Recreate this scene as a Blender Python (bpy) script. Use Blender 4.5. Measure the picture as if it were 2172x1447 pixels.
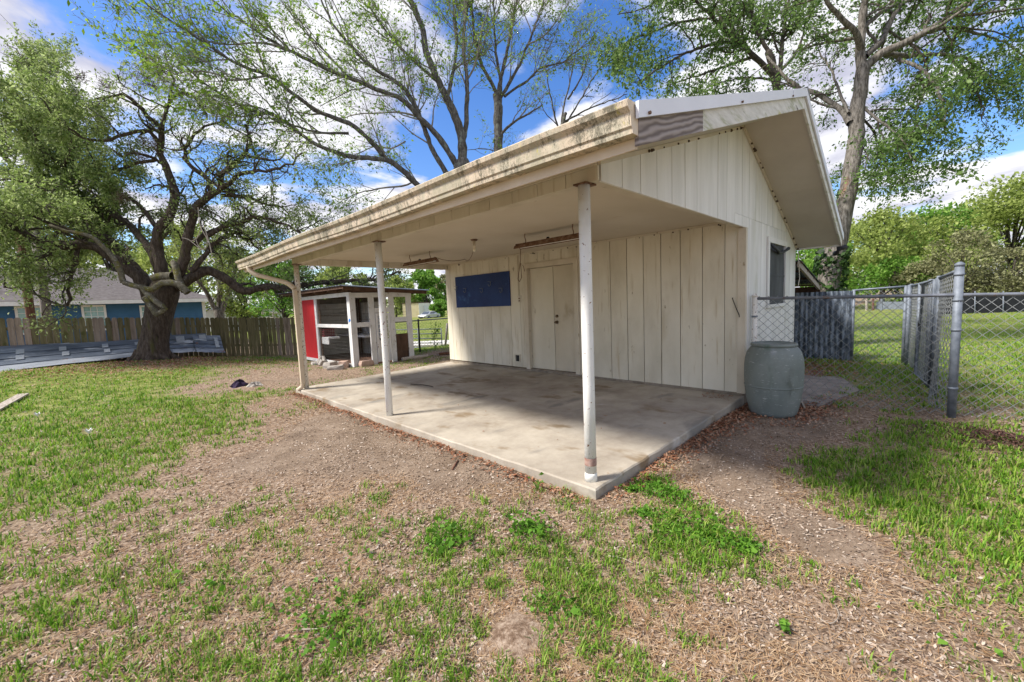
import bpy, math, random
import numpy as np
from mathutils import Vector, Matrix

for o in list(bpy.data.objects): bpy.data.objects.remove(o, do_unlink=True)
scene = bpy.context.scene
col = scene.collection
RNG = np.random.default_rng(11)
random.seed(11)

# ---------------------------------------------------------------- camera
CAM = np.array([-2.7948, -1.9326, 1.4978])
FW = np.array([0.70381268, 0.70449606, -0.09128534])
RT = np.array([0.70418378, -0.7088269, -0.04110504])
UP = np.array([0.09366384, 0.03535141, 0.99497606])
FPX = 881.06
cd = bpy.data.cameras.new('camera'); cam = bpy.data.objects.new('camera', cd); col.objects.link(cam)
cd.sensor_width = 36; cd.lens = FPX / 2172 * 36; cd.clip_start = .05; cd.clip_end = 3000
cam.matrix_world = Matrix(((RT[0], UP[0], -FW[0], CAM[0]), (RT[1], UP[1], -FW[1], CAM[1]), (RT[2], UP[2], -FW[2], CAM[2]), (0, 0, 0, 1)))
scene.camera = cam

# ---------------------------------------------------------------- sky, sun, exposure
SUN_DIR = Vector((-.68, .42, .90)).normalized()      # towards the sun
SUN_STRENGTH, SUN_ANGLE, SKY_STRENGTH, EXPOSURE = 3.2, 10.0, .095, 1.18
w = bpy.data.worlds.new('World'); scene.world = w; w.use_nodes = True
nt = w.node_tree; N = nt.nodes; L = nt.links; N.clear()
def nd(t, **k):
    n = N.new(t)
    for a, b in k.items(): setattr(n, a, b)
    return n
def mth(op, a, b=None, c=None, clamp=False):
    n = nd('ShaderNodeMath', operation=op, use_clamp=clamp)
    for i, v in enumerate((a, b, c)):
        if v is None: continue
        if isinstance(v, (int, float)): n.inputs[i].default_value = v
        else: L.new(v, n.inputs[i])
    return n.outputs[0]
out = nd('ShaderNodeOutputWorld'); bg = nd('ShaderNodeBackground'); bg.inputs[1].default_value = SKY_STRENGTH
L.new(bg.outputs[0], out.inputs[0])
sky = nd('ShaderNodeTexSky', sky_type='NISHITA', sun_disc=False)
sky.sun_elevation = math.asin(SUN_DIR.z); sky.sun_rotation = math.atan2(SUN_DIR.x, SUN_DIR.y)
sky.altitude = 100; sky.air_density = 1.0; sky.dust_density = .6; sky.ozone_density = 2.0
hs = nd('ShaderNodeHueSaturation'); hs.inputs['Saturation'].default_value = 1.3; hs.inputs['Value'].default_value = 1.06; hs.inputs['Hue'].default_value = .512
L.new(sky.outputs[0], hs.inputs['Color'])
tc = nd('ShaderNodeTexCoord'); sp = nd('ShaderNodeSeparateXYZ'); L.new(tc.outputs['Generated'], sp.inputs[0])
zc = mth('ADD', mth('MAXIMUM', sp.outputs[2], 0.0), .11)
def plane(offx, offy):
    cmb = nd('ShaderNodeCombineXYZ')
    L.new(mth('ADD', mth('DIVIDE', sp.outputs[0], zc), offx), cmb.inputs[0])
    L.new(mth('ADD', mth('DIVIDE', sp.outputs[1], zc), offy), cmb.inputs[1])
    return cmb.outputs[0]
def cnoise(v, scale, detail, rough=.55, dist=.25):
    n = nd('ShaderNodeTexNoise'); n.inputs['Scale'].default_value = scale; n.inputs['Detail'].default_value = detail
    n.inputs['Roughness'].default_value = rough; n.inputs['Distortion'].default_value = dist
    L.new(v, n.inputs['Vector']); return n.outputs['Fac']
OX, OY = 3.45, 1.65
n1 = cnoise(plane(OX, OY), 1.15, 9)
n2 = cnoise(plane(OX - .10, OY + .12), 1.15, 4)
def sstep(v, a, b):
    m = nd('ShaderNodeMapRange', interpolation_type='SMOOTHSTEP'); m.inputs[1].default_value = a; m.inputs[2].default_value = b
    L.new(v, m.inputs[0]); return m.outputs[0]
alpha = sstep(n1, .425, .525)
lit = sstep(mth('SUBTRACT', n1, n2), -.12, .06)
thick = sstep(n1, .60, .72)
shade = mth('MULTIPLY', mth('SUBTRACT', 1.0, lit), .75)
shade = mth('MAXIMUM', shade, mth('MULTIPLY', thick, .55))
mc = nd('ShaderNodeMix', data_type='RGBA'); L.new(shade, mc.inputs[0])
mc.inputs[6].default_value = (5.3, 5.3, 5.5, 1); mc.inputs[7].default_value = (1.95, 2.0, 2.9, 1)
ms = nd('ShaderNodeMix', data_type='RGBA'); L.new(alpha, ms.inputs[0]); L.new(hs.outputs[0], ms.inputs[6]); L.new(mc.outputs[2], ms.inputs[7])
L.new(ms.outputs[2], bg.inputs[0])
sd = bpy.data.lights.new('sun', 'SUN'); sd.energy = SUN_STRENGTH; sd.angle = math.radians(SUN_ANGLE); sd.color = (1, .94, .85)
so = bpy.data.objects.new('sun', sd); col.objects.link(so)
so.rotation_euler = (-SUN_DIR).to_track_quat('-Z', 'Y').to_euler(); so.location = (0, 0, 30)
vs = scene.view_settings; vs.view_transform = 'Standard'; vs.look = 'None'; vs.exposure = EXPOSURE; vs.gamma = 1; vs.use_curve_mapping = False
scene.render.engine = 'CYCLES'; scene.cycles.max_bounces = 6; scene.cycles.diffuse_bounces = 4; scene.cycles.transparent_max_bounces = 8
try: scene.cycles.use_denoising = True
except Exception: pass

# ---------------------------------------------------------------- helpers
def P(px, py, d):
    return CAM + (FW + RT * (px - 1086) / FPX - UP * (py - 723.5) / FPX) * d
def sm(t):
    t = np.clip(t, 0, 1); return t * t * (3 - 2 * t)
def gz(x, y):
    x = np.asarray(x, float); y = np.asarray(y, float)
    t = sm((y - 9.5) / 5.5)
    T = np.interp(x, [-7, -2, -.5, .7, 3.3, 9, 25], [.24, .18, .06, -.1, -.36, -.32, -.15])
    z = -.08 * (1 - t) + T * t
    z = z - .012 * np.clip(x - 9, 0, 40) * (1 - sm((y - 3) / 9))
    return z
def G(px, py):
    d = FW + RT * (px - 1086) / FPX - UP * (py - 723.5) / FPX
    z = -.08
    for _ in range(6):
        p = CAM + d * (z - CAM[2]) / d[2]; z = .5 * z + .5 * float(gz(p[0], p[1]))
    return p
def lin(r, g, b):
    f = lambda c: (c / 255 / 12.92) if c / 255 <= .04045 else ((c / 255 + .055) / 1.055) ** 2.4
    return (f(r), f(g), f(b))
def tag(o, label=None, cat=None, group=None, kind=None):
    if label: o['label'] = label
    if cat: o['category'] = cat
    if group: o['group'] = group
    if kind: o['kind'] = kind
    return o
def empty(name, loc, label, cat, group=None):
    o = bpy.data.objects.new(name, None); col.objects.link(o); o.location = loc; o.empty_display_size = .1
    return tag(o, label, cat, group)
def link(name, me, parent=None, loc=None, rot=None):
    o = bpy.data.objects.new(name, me); col.objects.link(o)
    if parent is not None:
        o.parent = parent; o.matrix_parent_inverse = world_of(parent).inverted()
    if loc is not None: o.location = loc
    if rot is not None: o.rotation_euler = rot
    return o
def world_of(o):
    m = Matrix.LocRotScale(o.location, o.rotation_euler, o.scale)
    if o.parent: m = world_of(o.parent) @ o.matrix_parent_inverse @ m
    return m
class MB:
    def __init__(s): s.v = []; s.f = []
    def add(s, vs, fs):
        b = len(s.v); s.v += [tuple(map(float, p)) for p in vs]; s.f += [tuple(i + b for i in f) for f in fs]; return s
    def box(s, x0, x1, y0, y1, z0, z1):
        return s.hexa([(x0, y0, z0), (x1, y0, z0), (x1, y1, z0), (x0, y1, z0)], [(x0, y0, z1), (x1, y0, z1), (x1, y1, z1), (x0, y1, z1)])
    def hexa(s, a, b):
        n = len(a)
        return s.add(list(a) + list(b), [tuple(range(n))[::-1], tuple(range(n, 2 * n))] + [(i, (i + 1) % n, n + (i + 1) % n, n + i) for i in range(n)])
    def bar(s, a, b, w, h, up=(0, 0, 1)):
        a = Vector(a); b = Vector(b); t = (b - a).normalized(); u = Vector(up)
        if abs(t.dot(u)) > .95: u = Vector((1, 0, 0))
        sd_ = t.cross(u).normalized() * w / 2; u2 = sd_.cross(t).normalized() * h / 2
        q = lambda c: [c - sd_ - u2, c + sd_ - u2, c + sd_ + u2, c - sd_ + u2]
        return s.hexa(q(a)[::-1], q(b)[::-1])
    def tube(s, pts, r, n=8, cap=True):
        pts = np.array(pts, float); m = len(pts); r = np.broadcast_to(np.asarray(r, float), (m,))
        v, f = tube_np(pts, r, n)
        s.add(v, f)
        if cap: b = len(s.v) - m * n; s.f += [tuple(range(b, b + n))[::-1], tuple(range(b + (m - 1) * n, b + m * n))]
        return s
    def lathe(s, prof, n=24, c=(0, 0, 0)):
        v = [(c[0] + r * math.cos(2 * math.pi * i / n), c[1] + r * math.sin(2 * math.pi * i / n), c[2] + z) for r, z in prof for i in range(n)]
        f = [(j * n + i, j * n + (i + 1) % n, (j + 1) * n + (i + 1) % n, (j + 1) * n + i) for j in range(len(prof) - 1) for i in range(n)]
        f += [tuple(range(n))[::-1], tuple(range((len(prof) - 1) * n, len(prof) * n))]
        return s.add(v, f)
    def mesh(s, name, mat):
        me = bpy.data.meshes.new(name); me.from_pydata(s.v, [], s.f); me.update()
        if mat: me.materials.append(mat)
        return me
    def build(s, name, mat, parent=None, smooth=False, bevel=0):
        me = s.mesh(name, mat)
        if smooth:
            me.polygons.foreach_set('use_smooth', [True] * len(me.polygons))
        o = link(name, me, parent)
        if bevel:
            m = o.modifiers.new('bevel', 'BEVEL'); m.width = bevel; m.segments = 2; m.limit_method = 'ANGLE'
        return o
def tube_np(pts, r, n):
    m = len(pts)
    t = np.gradient(pts, axis=0); t /= np.maximum(np.linalg.norm(t, axis=1, keepdims=True), 1e-9)
    ref = np.array([.31, .17, .93]) if abs(t[:, 2]).mean() < .8 else np.array([.9, .4, .1])
    a = np.cross(t, ref); a /= np.maximum(np.linalg.norm(a, axis=1, keepdims=True), 1e-9); b = np.cross(t, a)
    an = np.arange(n) * 2 * np.pi / n
    ring = pts[:, None] + r[:, None, None] * (np.cos(an)[None, :, None] * a[:, None] + np.sin(an)[None, :, None] * b[:, None])
    v = ring.reshape(-1, 3)
    i = np.arange(m - 1)[:, None] * n; k = np.arange(n)[None]; k2 = (k + 1) % n
    f = np.stack([i + k, i + k2, i + n + k2, i + n + k], -1).reshape(-1, 4)
    return v, f.tolist()
def np_mesh(name, v, f, mat, smooth=False):
    """fast mesh of equal-sized faces"""
    v = np.asarray(v, np.float32); f = np.asarray(f, np.int32); k = f.shape[1]
    me = bpy.data.meshes.new(name); me.vertices.add(len(v)); me.vertices.foreach_set('co', v.ravel())
    me.loops.add(f.size); me.loops.foreach_set('vertex_index', f.ravel())
    me.polygons.add(len(f)); me.polygons.foreach_set('loop_start', np.arange(len(f), dtype=np.int32) * k)
    if smooth: me.polygons.foreach_set('use_smooth', np.ones(len(f), bool))
    me.update(calc_edges=True); me.validate()
    if mat: me.materials.append(mat)
    return me

# ---------------------------------------------------------------- materials
def material(name, ramp, scale=4, detail=6, rough=.8, bump=.15, bscale=None, stretch=(1, 1, 1), specks=(), rot=(0, 0, 0), rnd=0, metallic=0, island=0, spec=.3, noise_rough=.6, bdist=.02, wave=None):
    m = bpy.data.materials.new(name); m.use_nodes = True
    t = m.node_tree; n = t.nodes; l = t.links; n.clear()
    o = n.new('ShaderNodeOutputMaterial'); b = n.new('ShaderNodeBsdfPrincipled'); l.new(b.outputs[0], o.inputs[0])
    b.inputs['Roughness'].default_value = rough; b.inputs['Metallic'].default_value = metallic
    b.inputs['Specular IOR Level'].default_value = spec
    g = n.new('ShaderNodeNewGeometry'); mp = n.new('ShaderNodeMapping'); mp.inputs['Scale'].default_value = stretch; mp.inputs['Rotation'].default_value = rot; mp.vector_type = 'TEXTURE' if any(rot) else 'POINT'
    if any(rot): mp.inputs['Scale'].default_value = [1 / q for q in stretch]
    l.new(g.outputs['Position'], mp.inputs[0])
    vec = mp.outputs[0]
    if rnd:
        oi = n.new('ShaderNodeObjectInfo'); mu = n.new('ShaderNodeMath'); mu.operation = 'MULTIPLY'; mu.inputs[1].default_value = 37.
        l.new(oi.outputs['Random'], mu.inputs[0]); l.new(mu.outputs[0], mp.inputs['Location'])
    def noise(s, d, r=noise_rough, dist=0, v=None):
        q = n.new('ShaderNodeTexNoise'); q.inputs['Scale'].default_value = s; q.inputs['Detail'].default_value = d; q.inputs['Roughness'].default_value = r; q.inputs['Distortion'].default_value = dist
        l.new(vec if v is None else v, q.inputs['Vector']); return q.outputs['Fac']
    fac = noise(scale, detail)
    if wave:
        wv = n.new('ShaderNodeTexWave'); wv.wave_type = 'BANDS'; wv.bands_direction = wave[3] if len(wave) > 3 else 'Z'; wv.inputs['Scale'].default_value = wave[0]; wv.inputs['Distortion'].default_value = wave[1]
        wv.inputs['Detail'].default_value = 3; wv.inputs['Detail Scale'].default_value = wave[2]; l.new(vec, wv.inputs['Vector']); fac = wv.outputs['Fac']
    r = n.new('ShaderNodeValToRGB'); e = r.color_ramp.elements
    while len(e) < len(ramp): e.new(.5)
    for k, (p, c) in enumerate(ramp): e[k].position = p; e[k].color = (*c[:3], 1)
    l.new(fac, r.inputs[0]); c = r.outputs[0]
    for (s, lo, hi, cc, st, *dr) in specks:
        v2 = None
        if st:
            mq = n.new('ShaderNodeMapping'); mq.inputs['Scale'].default_value = st; l.new(g.outputs['Position'], mq.inputs[0]); v2 = mq.outputs[0]
        q = noise(s, dr[0] if dr else 4, dr[1] if dr else .6, v=v2); mr = n.new('ShaderNodeMapRange'); mr.interpolation_type = 'SMOOTHSTEP'; mr.inputs[1].default_value = lo; mr.inputs[2].default_value = hi
        l.new(q, mr.inputs[0]); mx = n.new('ShaderNodeMix'); mx.data_type = 'RGBA'; l.new(mr.outputs[0], mx.inputs[0]); l.new(c, mx.inputs[6]); mx.inputs[7].default_value = (*cc[:3], 1); c = mx.outputs[2]
    if rnd or island:
        hsn = n.new('ShaderNodeHueSaturation'); mr = n.new('ShaderNodeMapRange'); a = rnd or island
        mr.inputs[3].default_value = 1 - a; mr.inputs[4].default_value = 1 + a
        l.new(oi.outputs['Random'] if rnd else g.outputs['Random Per Island'], mr.inputs[0]); l.new(mr.outputs[0], hsn.inputs['Value']); l.new(c, hsn.inputs['Color']); c = hsn.outputs[0]
    l.new(c, b.inputs['Base Color'])
    if bump:
        bp = n.new('ShaderNodeBump'); bp.inputs['Strength'].default_value = bump; bp.inputs['Distance'].default_value = bdist
        bn = noise(bscale, 5) if bscale else fac
        l.new(bn, bp.inputs['Height']); l.new(bp.outputs[0], b.inputs['Normal'])
    return m
def leaf_mat(name, cols, trans=.5, hue=.02):
    m = bpy.data.materials.new(name); m.use_nodes = True
    t = m.node_tree; n = t.nodes; l = t.links; n.clear()
    o = n.new('ShaderNodeOutputMaterial'); g = n.new('ShaderNodeNewGeometry')
    r = n.new('ShaderNodeValToRGB'); e = r.color_ramp.elements
    while len(e) < len(cols): e.new(.5)
    for k, c in enumerate(cols): e[k].position = k / (len(cols) - 1); e[k].color = (*c, 1)
    l.new(g.outputs['Random Per Island'], r.inputs[0])
    d = n.new('ShaderNodeBsdfPrincipled'); d.inputs['Roughness'].default_value = .55; d.inputs['Specular IOR Level'].default_value = .25
    tr = n.new('ShaderNodeBsdfTranslucent'); mx = n.new('ShaderNodeMixShader'); mx.inputs[0].default_value = trans
    l.new(r.outputs[0], d.inputs['Base Color']); l.new(r.outputs[0], tr.inputs[0]); l.new(d.outputs[0], mx.inputs[1]); l.new(tr.outputs[0], mx.inputs[2]); l.new(mx.outputs[0], o.inputs[0])
    return m
def glass_mat(name, colr, rough=.05):
    m = bpy.data.materials.new(name); m.use_nodes = True; b = m.node_tree.nodes['Principled BSDF']
    b.inputs['Base Color'].default_value = (*colr, 1); b.inputs['Roughness'].default_value = rough; b.inputs['Specular IOR Level'].default_value = .8
    return m

PAINT = material('paint_cream', [(.25, (.52, .475, .38)), (.5, (.66, .615, .51)), (.75, (.74, .70, .605))], 1.6, 7, .7, .10, 60, (1, 1, .45),
                 [(9, .66, .74, (.33, .28, .2), None), (38, .72, .77, (.10, .08, .06), None), (5, .57, .72, (.50, .43, .31), (3, 3, .22)), (1.3, .58, .74, (.52, .46, .35), None)], rnd=.04)
PAINT_W = material('paint_white_siding', [(.25, (.60, .59, .55)), (.6, (.76, .75, .72)), (.8, (.82, .81, .79))], 1.5, 7, .65, .12, 50, (3, 3, .4),
                   [(30, .74, .79, (.12, .10, .08), None), (2.0, .60, .78, (.58, .57, .48), (1, 1, .3))], rnd=.03)
SOFFIT = material('soffit_paint', [(.3, (.46, .415, .35)), (.7, (.56, .515, .445))], 1.2, 6, .75, .06, 40, (1, 1, 1), [(26, .74, .79, (.12, .09, .06), None)])
CEIL = material('ceiling_paint', [(.3, (.57, .50, .40)), (.7, (.66, .59, .49))], .8, 6, .8, .05, 30, (1, 1, 1), [(3, .64, .8, (.55, .46, .36), (1, .3, 1))])
GROOVE = material('groove_dark_wood', [(.3, (.11, .08, .05)), (.7, (.22, .17, .115))], 6, 4, .9, .1)  # dark brown backing that shows in the gaps between planks
TRIM = material('trim_paint', [(.3, (.52, .46, .36)), (.7, (.66, .60, .50))], 3, 6, .65, .1, 50, (1, 1, .6), [(14, .64, .72, (.36, .29, .2), None), (45, .70, .76, (.14, .1, .07), None)])
RAKE_W = material('rake_white_mossy', [(.3, (.52, .51, .46)), (.7, (.74, .73, .69))], 12, 7, .8, .25, 45, (.4, 1, 2.2),
                  [(7, .52, .66, (.42, .43, .31), None), (2.6, .60, .70, (.46, .45, .16), None), (11, .66, .71, (.05, .045, .035), None)])
RAKE_B = material('rake_bare_wood', [(.05, (.15, .125, .115)), (.45, (.25, .215, .20)), (.95, (.34, .30, .285))], 3, 4, .85, .5, None, (1.2, 1, 4.5), wave=(2.0, 11.0, .7), bdist=.006, rot=(0, -.32, 0))
TRIM_METAL = material('white_trim_metal', [(.3, (.66, .68, .74)), (.7, (.74, .76, .82))], 2, 4, .4, .03, 20, spec=.5)
ROOF_METAL = material('roof_metal', [(.3, (.52, .54, .57)), (.7, (.62, .64, .67))], 2, 5, .4, .03, metallic=.5)
GUTTER = material('gutter_tan_lichen', [(.3, (.50, .41, .30)), (.7, (.63, .53, .41))], 4, 6, .6, .15, 60, (1, 1, 1),
                  [(4, .46, .60, (.44, .40, .30), (1, 1, .5), 9, .8), (5, .495, .54, (.15, .135, .095), (1, 1.2, .6), 12, .95), (1.6, .50, .60, (.38, .345, .25), (1, 1, .3), 6, .7), (9, .555, .60, (.10, .09, .06), (1, 1, .7), 12, .95), (5.0, .615, .66, (.42, .37, .09), (1, 1.6, .7), 8, .78)])
GUT_CLEAN = material('gutter_tan', [(.3, (.55, .45, .33)), (.7, (.66, .56, .43))], 4, 6, .55, .05, 30, specks=[(40, .70, .76, (.2, .13, .08), None)])
POSTM = material('post_white_rusty', [(.3, (.66, .65, .61)), (.7, (.79, .79, .78))], 3, 5, .5, .08, 40, specks=[(24, .635, .665, (.17, .07, .03), None), (60, .70, .73, (.09, .05, .03), None), (2.5, .6, .8, (.62, .58, .5), None)])
POSTM2 = material('post_cream_rusty', [(.3, (.66, .62, .55)), (.7, (.78, .75, .70))], 3, 5, .55, .15, 40, specks=[(36, .57, .64, (.20, .11, .06), None), (2.5, .55, .8, (.55, .47, .36), None)])
RUSTBAND = material('rust_primer_band', [(.3, (.25, .12, .09)), (.7, (.42, .30, .26))], 20, 5, .8, .2)
CONC = material('slab_concrete', [(.25, (.18, .145, .11)), (.42, (.315, .275, .225)), (.56, (.42, .375, .31)), (.75, (.54, .49, .42))], .95, 9, .72, .12, 35, (1, 1, 1),
                [(2.3, .54, .68, (.22, .165, .105), (1, .55, 1)), (1.5, .56, .70, (.23, .215, .19), (.5, 1.2, 1)), (1.1, .64, .74, (.56, .53, .48), None), (34, .73, .77, (.08, .06, .045), None), (7, .66, .76, (.30, .19, .11), None)], noise_rough=.68)
SILL = material('sill_concrete', [(.3, (.16, .13, .10)), (.7, (.34, .29, .23))], 6, 7, .9, .3, 40)
DIRTC = material('old_concrete', [(.3, (.15, .125, .11)), (.7, (.30, .265, .245))], 4, 8, .9, .3, 30)
BARREL = material('barrel_plastic', [(.25, (.115, .135, .128)), (.5, (.165, .19, .18)), (.75, (.24, .265, .25))], 2.2, 7, .55, .06, 30, (1, 1, .6), [(3.2, .55, .7, (.10, .14, .115), (1, 1, .35)), (4, .58, .74, (.24, .26, .27), (1, 1, .8)), (9, .64, .67, (.36, .38, .37), (1, 1, 6)), (16, .66, .69, (.40, .42, .41), (1, 1, 9)), (2.6, .58, .72, (.09, .10, .085), (1, 1, .5))])
GALV = material('galvanized', [(.3, (.11, .13, .16)), (.7, (.24, .27, .32))], 9, 6, .62, .05, 40, metallic=.25)
GALV_L = material('galvanized_rail', [(.3, (.12, .13, .155)), (.7, (.24, .26, .30))], 7, 6, .5, .1, 40, metallic=.4, specks=[(6, .62, .72, (.20, .13, .10), None)])
WIRE = material('chain_wire', [(.3, (.20, .215, .22)), (.7, (.34, .36, .37))], 9, 3, .5, 0, metallic=.3)
WIRE_D = material('chain_wire_dark', [(.3, (.10, .10, .09)), (.7, (.2, .2, .18))], 9, 3, .6, 0)
TIN = material('tin_sheet', [(.25, (.07, .085, .115)), (.5, (.125, .15, .195)), (.75, (.22, .25, .30))], 2.6, 8, .45, .06, 30, (.5, 1, 2.6), [(2.2, .57, .66, (.45, .48, .53), (.45, 1, 3.5)), (2.8, .66, .72, (.27, .12, .06), (1, 1, 1.5))], rnd=.16, metallic=.35)
TIN_LIGHT = material('tin_pale_strip', [(.25, (.17, .19, .23)), (.5, (.29, .32, .37)), (.75, (.42, .45, .50))], 2.6, 8, .5, .06, 30, (.5, 1, 2.6), [(2.8, .62, .70, (.24, .10, .05), (1, 1, 1.5))], rnd=.1, metallic=.25)
TIN_PATCH = material('tin_bright_patch', [(.3, (.27, .30, .35)), (.7, (.43, .46, .51))], 14, 5, .4, .15, 30, (1, 1, 5), metallic=.3)
TIN_DARK = material('tin_mottled_dark', [(.3, (.035, .045, .06)), (.48, (.09, .11, .14)), (.56, (.22, .26, .32)), (.75, (.34, .38, .44))], 9, 8, .5, .1, 40, (1.6, 1.6, .5), noise_rough=.72, metallic=.3, rnd=.12)
FENCE_A = material('picket_mossy', [(.25, (0.083, 0.069, 0.040)), (.5, (0.157, 0.135, 0.069)), (.75, (0.247, 0.206, 0.124))], 3, 7, .9, .5, 40, (6, 6, .6), [(3, .56, .72, (.085, .085, .025), (1, 1, .5)), (4, .64, .74, (.20, .165, .13), (5, 5, .5))], rnd=.22)
FENCE_B = material('picket_grey', [(.25, (0.165, 0.124, 0.096)), (.5, (0.289, 0.223, 0.181)), (.75, (0.396, 0.322, 0.272))], 3, 7, .9, .5, 40, (6, 6, .6), rnd=.15)
BARK_OAK = material('bark_oak', [(.28, (.018, .013, .010)), (.48, (.070, .052, .040)), (.62, (.115, .09, .072)), (.8, (.19, .16, .13))], 7, 8, .95, 1.0, None, (2.2, 2.2, .55), [(2.0, .58, .70, (.085, .08, .03), None), (5, .66, .74, (.22, .21, .18), None)], bdist=.09, noise_rough=.66)
BARK_TWIG = material('bark_dark_twig', [(.3, (.035, .028, .022)), (.7, (.10, .085, .07))], 8, 5, .95, .4, specks=[(4, .6, .7, (.2, .19, .165), None)])
BARK_MOSS = material('bark_lichen', [(.3, (.05, .042, .03)), (.6, (.14, .125, .09)), (.8, (.28, .27, .235))], 9, 7, .95, .7, specks=[(4, .48, .62, (.12, .11, .025), None), (20, .56, .66, (.33, .32, .29), None, 7, .75)], bdist=.03)
BARK_PECAN = material('bark_pecan', [(.30, (.03, .027, .024)), (.48, (.085, .078, .07)), (.6, (.14, .132, .118)), (.75, (.23, .222, .20))], 8, 8, .95, .8, None, (1.6, 1.6, .7), [(5, .56, .68, (.20, .215, .175), None), (16, .66, .72, (.03, .025, .02), None)], bdist=.04, noise_rough=.68)
BARK_ELM = material('bark_elm', [(.34, (.035, .030, .025)), (.46, (.11, .098, .083)), (.56, (.19, .172, .15)), (.72, (.29, .27, .24))], 9, 9, .95, 1., None, (2, 2, .45), [(1.1, .66, .74, (.22, .12, .075), (1, 1, .5))], bdist=.04, noise_rough=.68)
HOUSE_BLUE = material('house_blue_siding', [(.3, (.035, .105, .20)), (.7, (.05, .14, .255))], 2, 5, .6, .05, 30)
WHITE = material('white_paint', [(.3, (.66, .65, .61)), (.7, (.78, .77, .74))], 4, 6, .6, .08, 40, specks=[(20, .68, .75, (.4, .36, .3), None)])
COOPW = material('coop_white_paint', [(.3, (.56, .56, .55)), (.7, (.74, .74, .75))], 4, 6, .65, .1, 40, (1, 1, .6), [(16, .62, .70, (.33, .29, .24), (1, 1, .5)), (5, .68, .76, (.25, .2, .15), None)], rnd=.04)
COOP_RED = material('coop_red_panel', [(.3, (.48, .022, .028)), (.7, (.60, .035, .04))], 5, 6, .6, .08, 40, (2, 2, .4), [(8, .66, .74, (.36, .08, .06), None)])
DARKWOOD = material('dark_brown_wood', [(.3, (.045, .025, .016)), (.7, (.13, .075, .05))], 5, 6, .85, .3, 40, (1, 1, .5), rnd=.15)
ROUGHWOOD = material('weathered_grey_board', [(.3, (.26, .22, .18)), (.7, (.46, .41, .36))], 6, 7, .9, .4, 50, (4, .8, 4))
BLOCK = material('painted_block', [(.3, (.60, .58, .54)), (.7, (.74, .72, .68))], 5, 7, .9, .2, 40, rnd=.06)
STONE = material('loose_block', [(.3, (.30, .27, .24)), (.7, (.52, .48, .43))], 9, 8, .95, .5, 40, rnd=.15)
STONE_RED = material('loose_brick_pinkish', [(.3, (.36, .24, .19)), (.7, (.50, .37, .30))], 9, 8, .95, .5, 40, rnd=.1)
SHINGLE = material('shingles', [(.25, (.13, .115, .11)), (.5, (.19, .17, .165)), (.75, (.25, .23, .225))], 6, 7, .95, .3, 30, (1, 1, 1), rnd=.10)
BLUE = material('blue_pegboard', [(.3, (.007, .022, .105)), (.7, (.014, .045, .18))], 2.0, 6, .5, .05, 60, specks=[(2.0, .60, .75, (.05, .14, .34), (.6, 1, 1))])
FIXT = material('fixture_rusty', [(.3, (.07, .035, .02)), (.5, (.17, .095, .06)), (.75, (.30, .21, .15))], 14, 6, .7, .3, 50)
BLACK = material('black_rubber', [(.3, (.012, .012, .013)), (.7, (.03, .03, .032))], 8, 3, .6, .05)
BLACKFAB = material('black_fabric', [(.3, (.012, .013, .016)), (.7, (.028, .030, .036))], 3, 5, .9, .1, 12)
SCREEN = material('window_screen', [(.3, (.03, .032, .036)), (.7, (.075, .08, .088))], 3, 5, .7, .2, 6, (2, 1, .6))
BRASS = material('tarnished_brass', [(.3, (.10, .07, .045)), (.7, (.26, .19, .12))], 20, 4, .4, .05, metallic=.7)
CORD = material('brown_cord', [(.3, (.10, .06, .035)), (.7, (.2, .13, .08))], 20, 3, .7, 0)
PLASTIC = material('cream_plastic', [(.3, (.55, .50, .40)), (.7, (.66, .61, .52))], 10, 3, .5, 0)
GLASS_T = glass_mat('teal_window_glass', (.20, .36, .34))
BULB = glass_mat('bulb_glass', (.7, .66, .56), .15)
POLE_R = material('pole_brown', [(.3, (.07, .03, .02)), (.7, (.22, .11, .075))], 6, 6, .9, .4, 30, (4, 4, .4))
POLE_G = material('pole_grey', [(.3, (.16, .14, .125)), (.7, (.34, .31, .285))], 6, 6, .9, .4, 30, (5, 5, .4))
YELLOW = material('shed_cream_yellow', [(.3, (.62, .52, .32)), (.7, (.72, .62, .42))], 2, 4, .7, .05)
CARP = material('car_silver', [(.3, (.42, .44, .47)), (.7, (.52, .54, .57))], 2, 3, .3, 0, metallic=.4)
CARG = glass_mat('car_glass', (.06, .07, .08))
ASPH = material('pale_driveway', [(.3, (.50, .48, .45)), (.7, (.62, .60, .57))], 2, 6, .9, .1, 20)
NEST = material('mud_nest', [(.3, (.05, .035, .025)), (.7, (.12, .085, .06))], 30, 4, .95, .3)
STICKM = material('dead_twig', [(.3, (.22, .18, .14)), (.7, (.45, .40, .34))], 14, 5, .9, .3)
PURPLE = material('dark_purple_clump', [(.3, (.012, .008, .022)), (.7, (.05, .03, .07))], 14, 6, .95, .6)
PETAL = material('white_petal', [(.3, (.75, .75, .76)), (.7, (.85, .85, .86))], 10, 2, .6, 0)
BLUETAPE = material('blue_tape', [(.3, (.0, .14, .55)), (.7, (.01, .2, .65))], 10, 2, .6, 0)
REDCRATE = material('dark_red_crate', [(.3, (.14, .02, .025)), (.7, (.22, .035, .04))], 10, 2, .6, 0)
BARK_PALE = material('bark_pale_twig', [(.3, (.12, .112, .098)), (.7, (.27, .255, .225))], 9, 5, .95, .3)
LF_OAK = leaf_mat('leaf_oak', [(0.11, 0.17, 0.04), (0.2, 0.285, 0.075), (0.29, 0.38, 0.12), (0.43, 0.5, 0.24)], .55)
LF_OAK2 = leaf_mat('leaf_oak_fresh', [(0.075, 0.140, 0.024), (0.150, 0.252, 0.040), (0.240, 0.364, 0.064), (0.330, 0.448, 0.128)])
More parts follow.
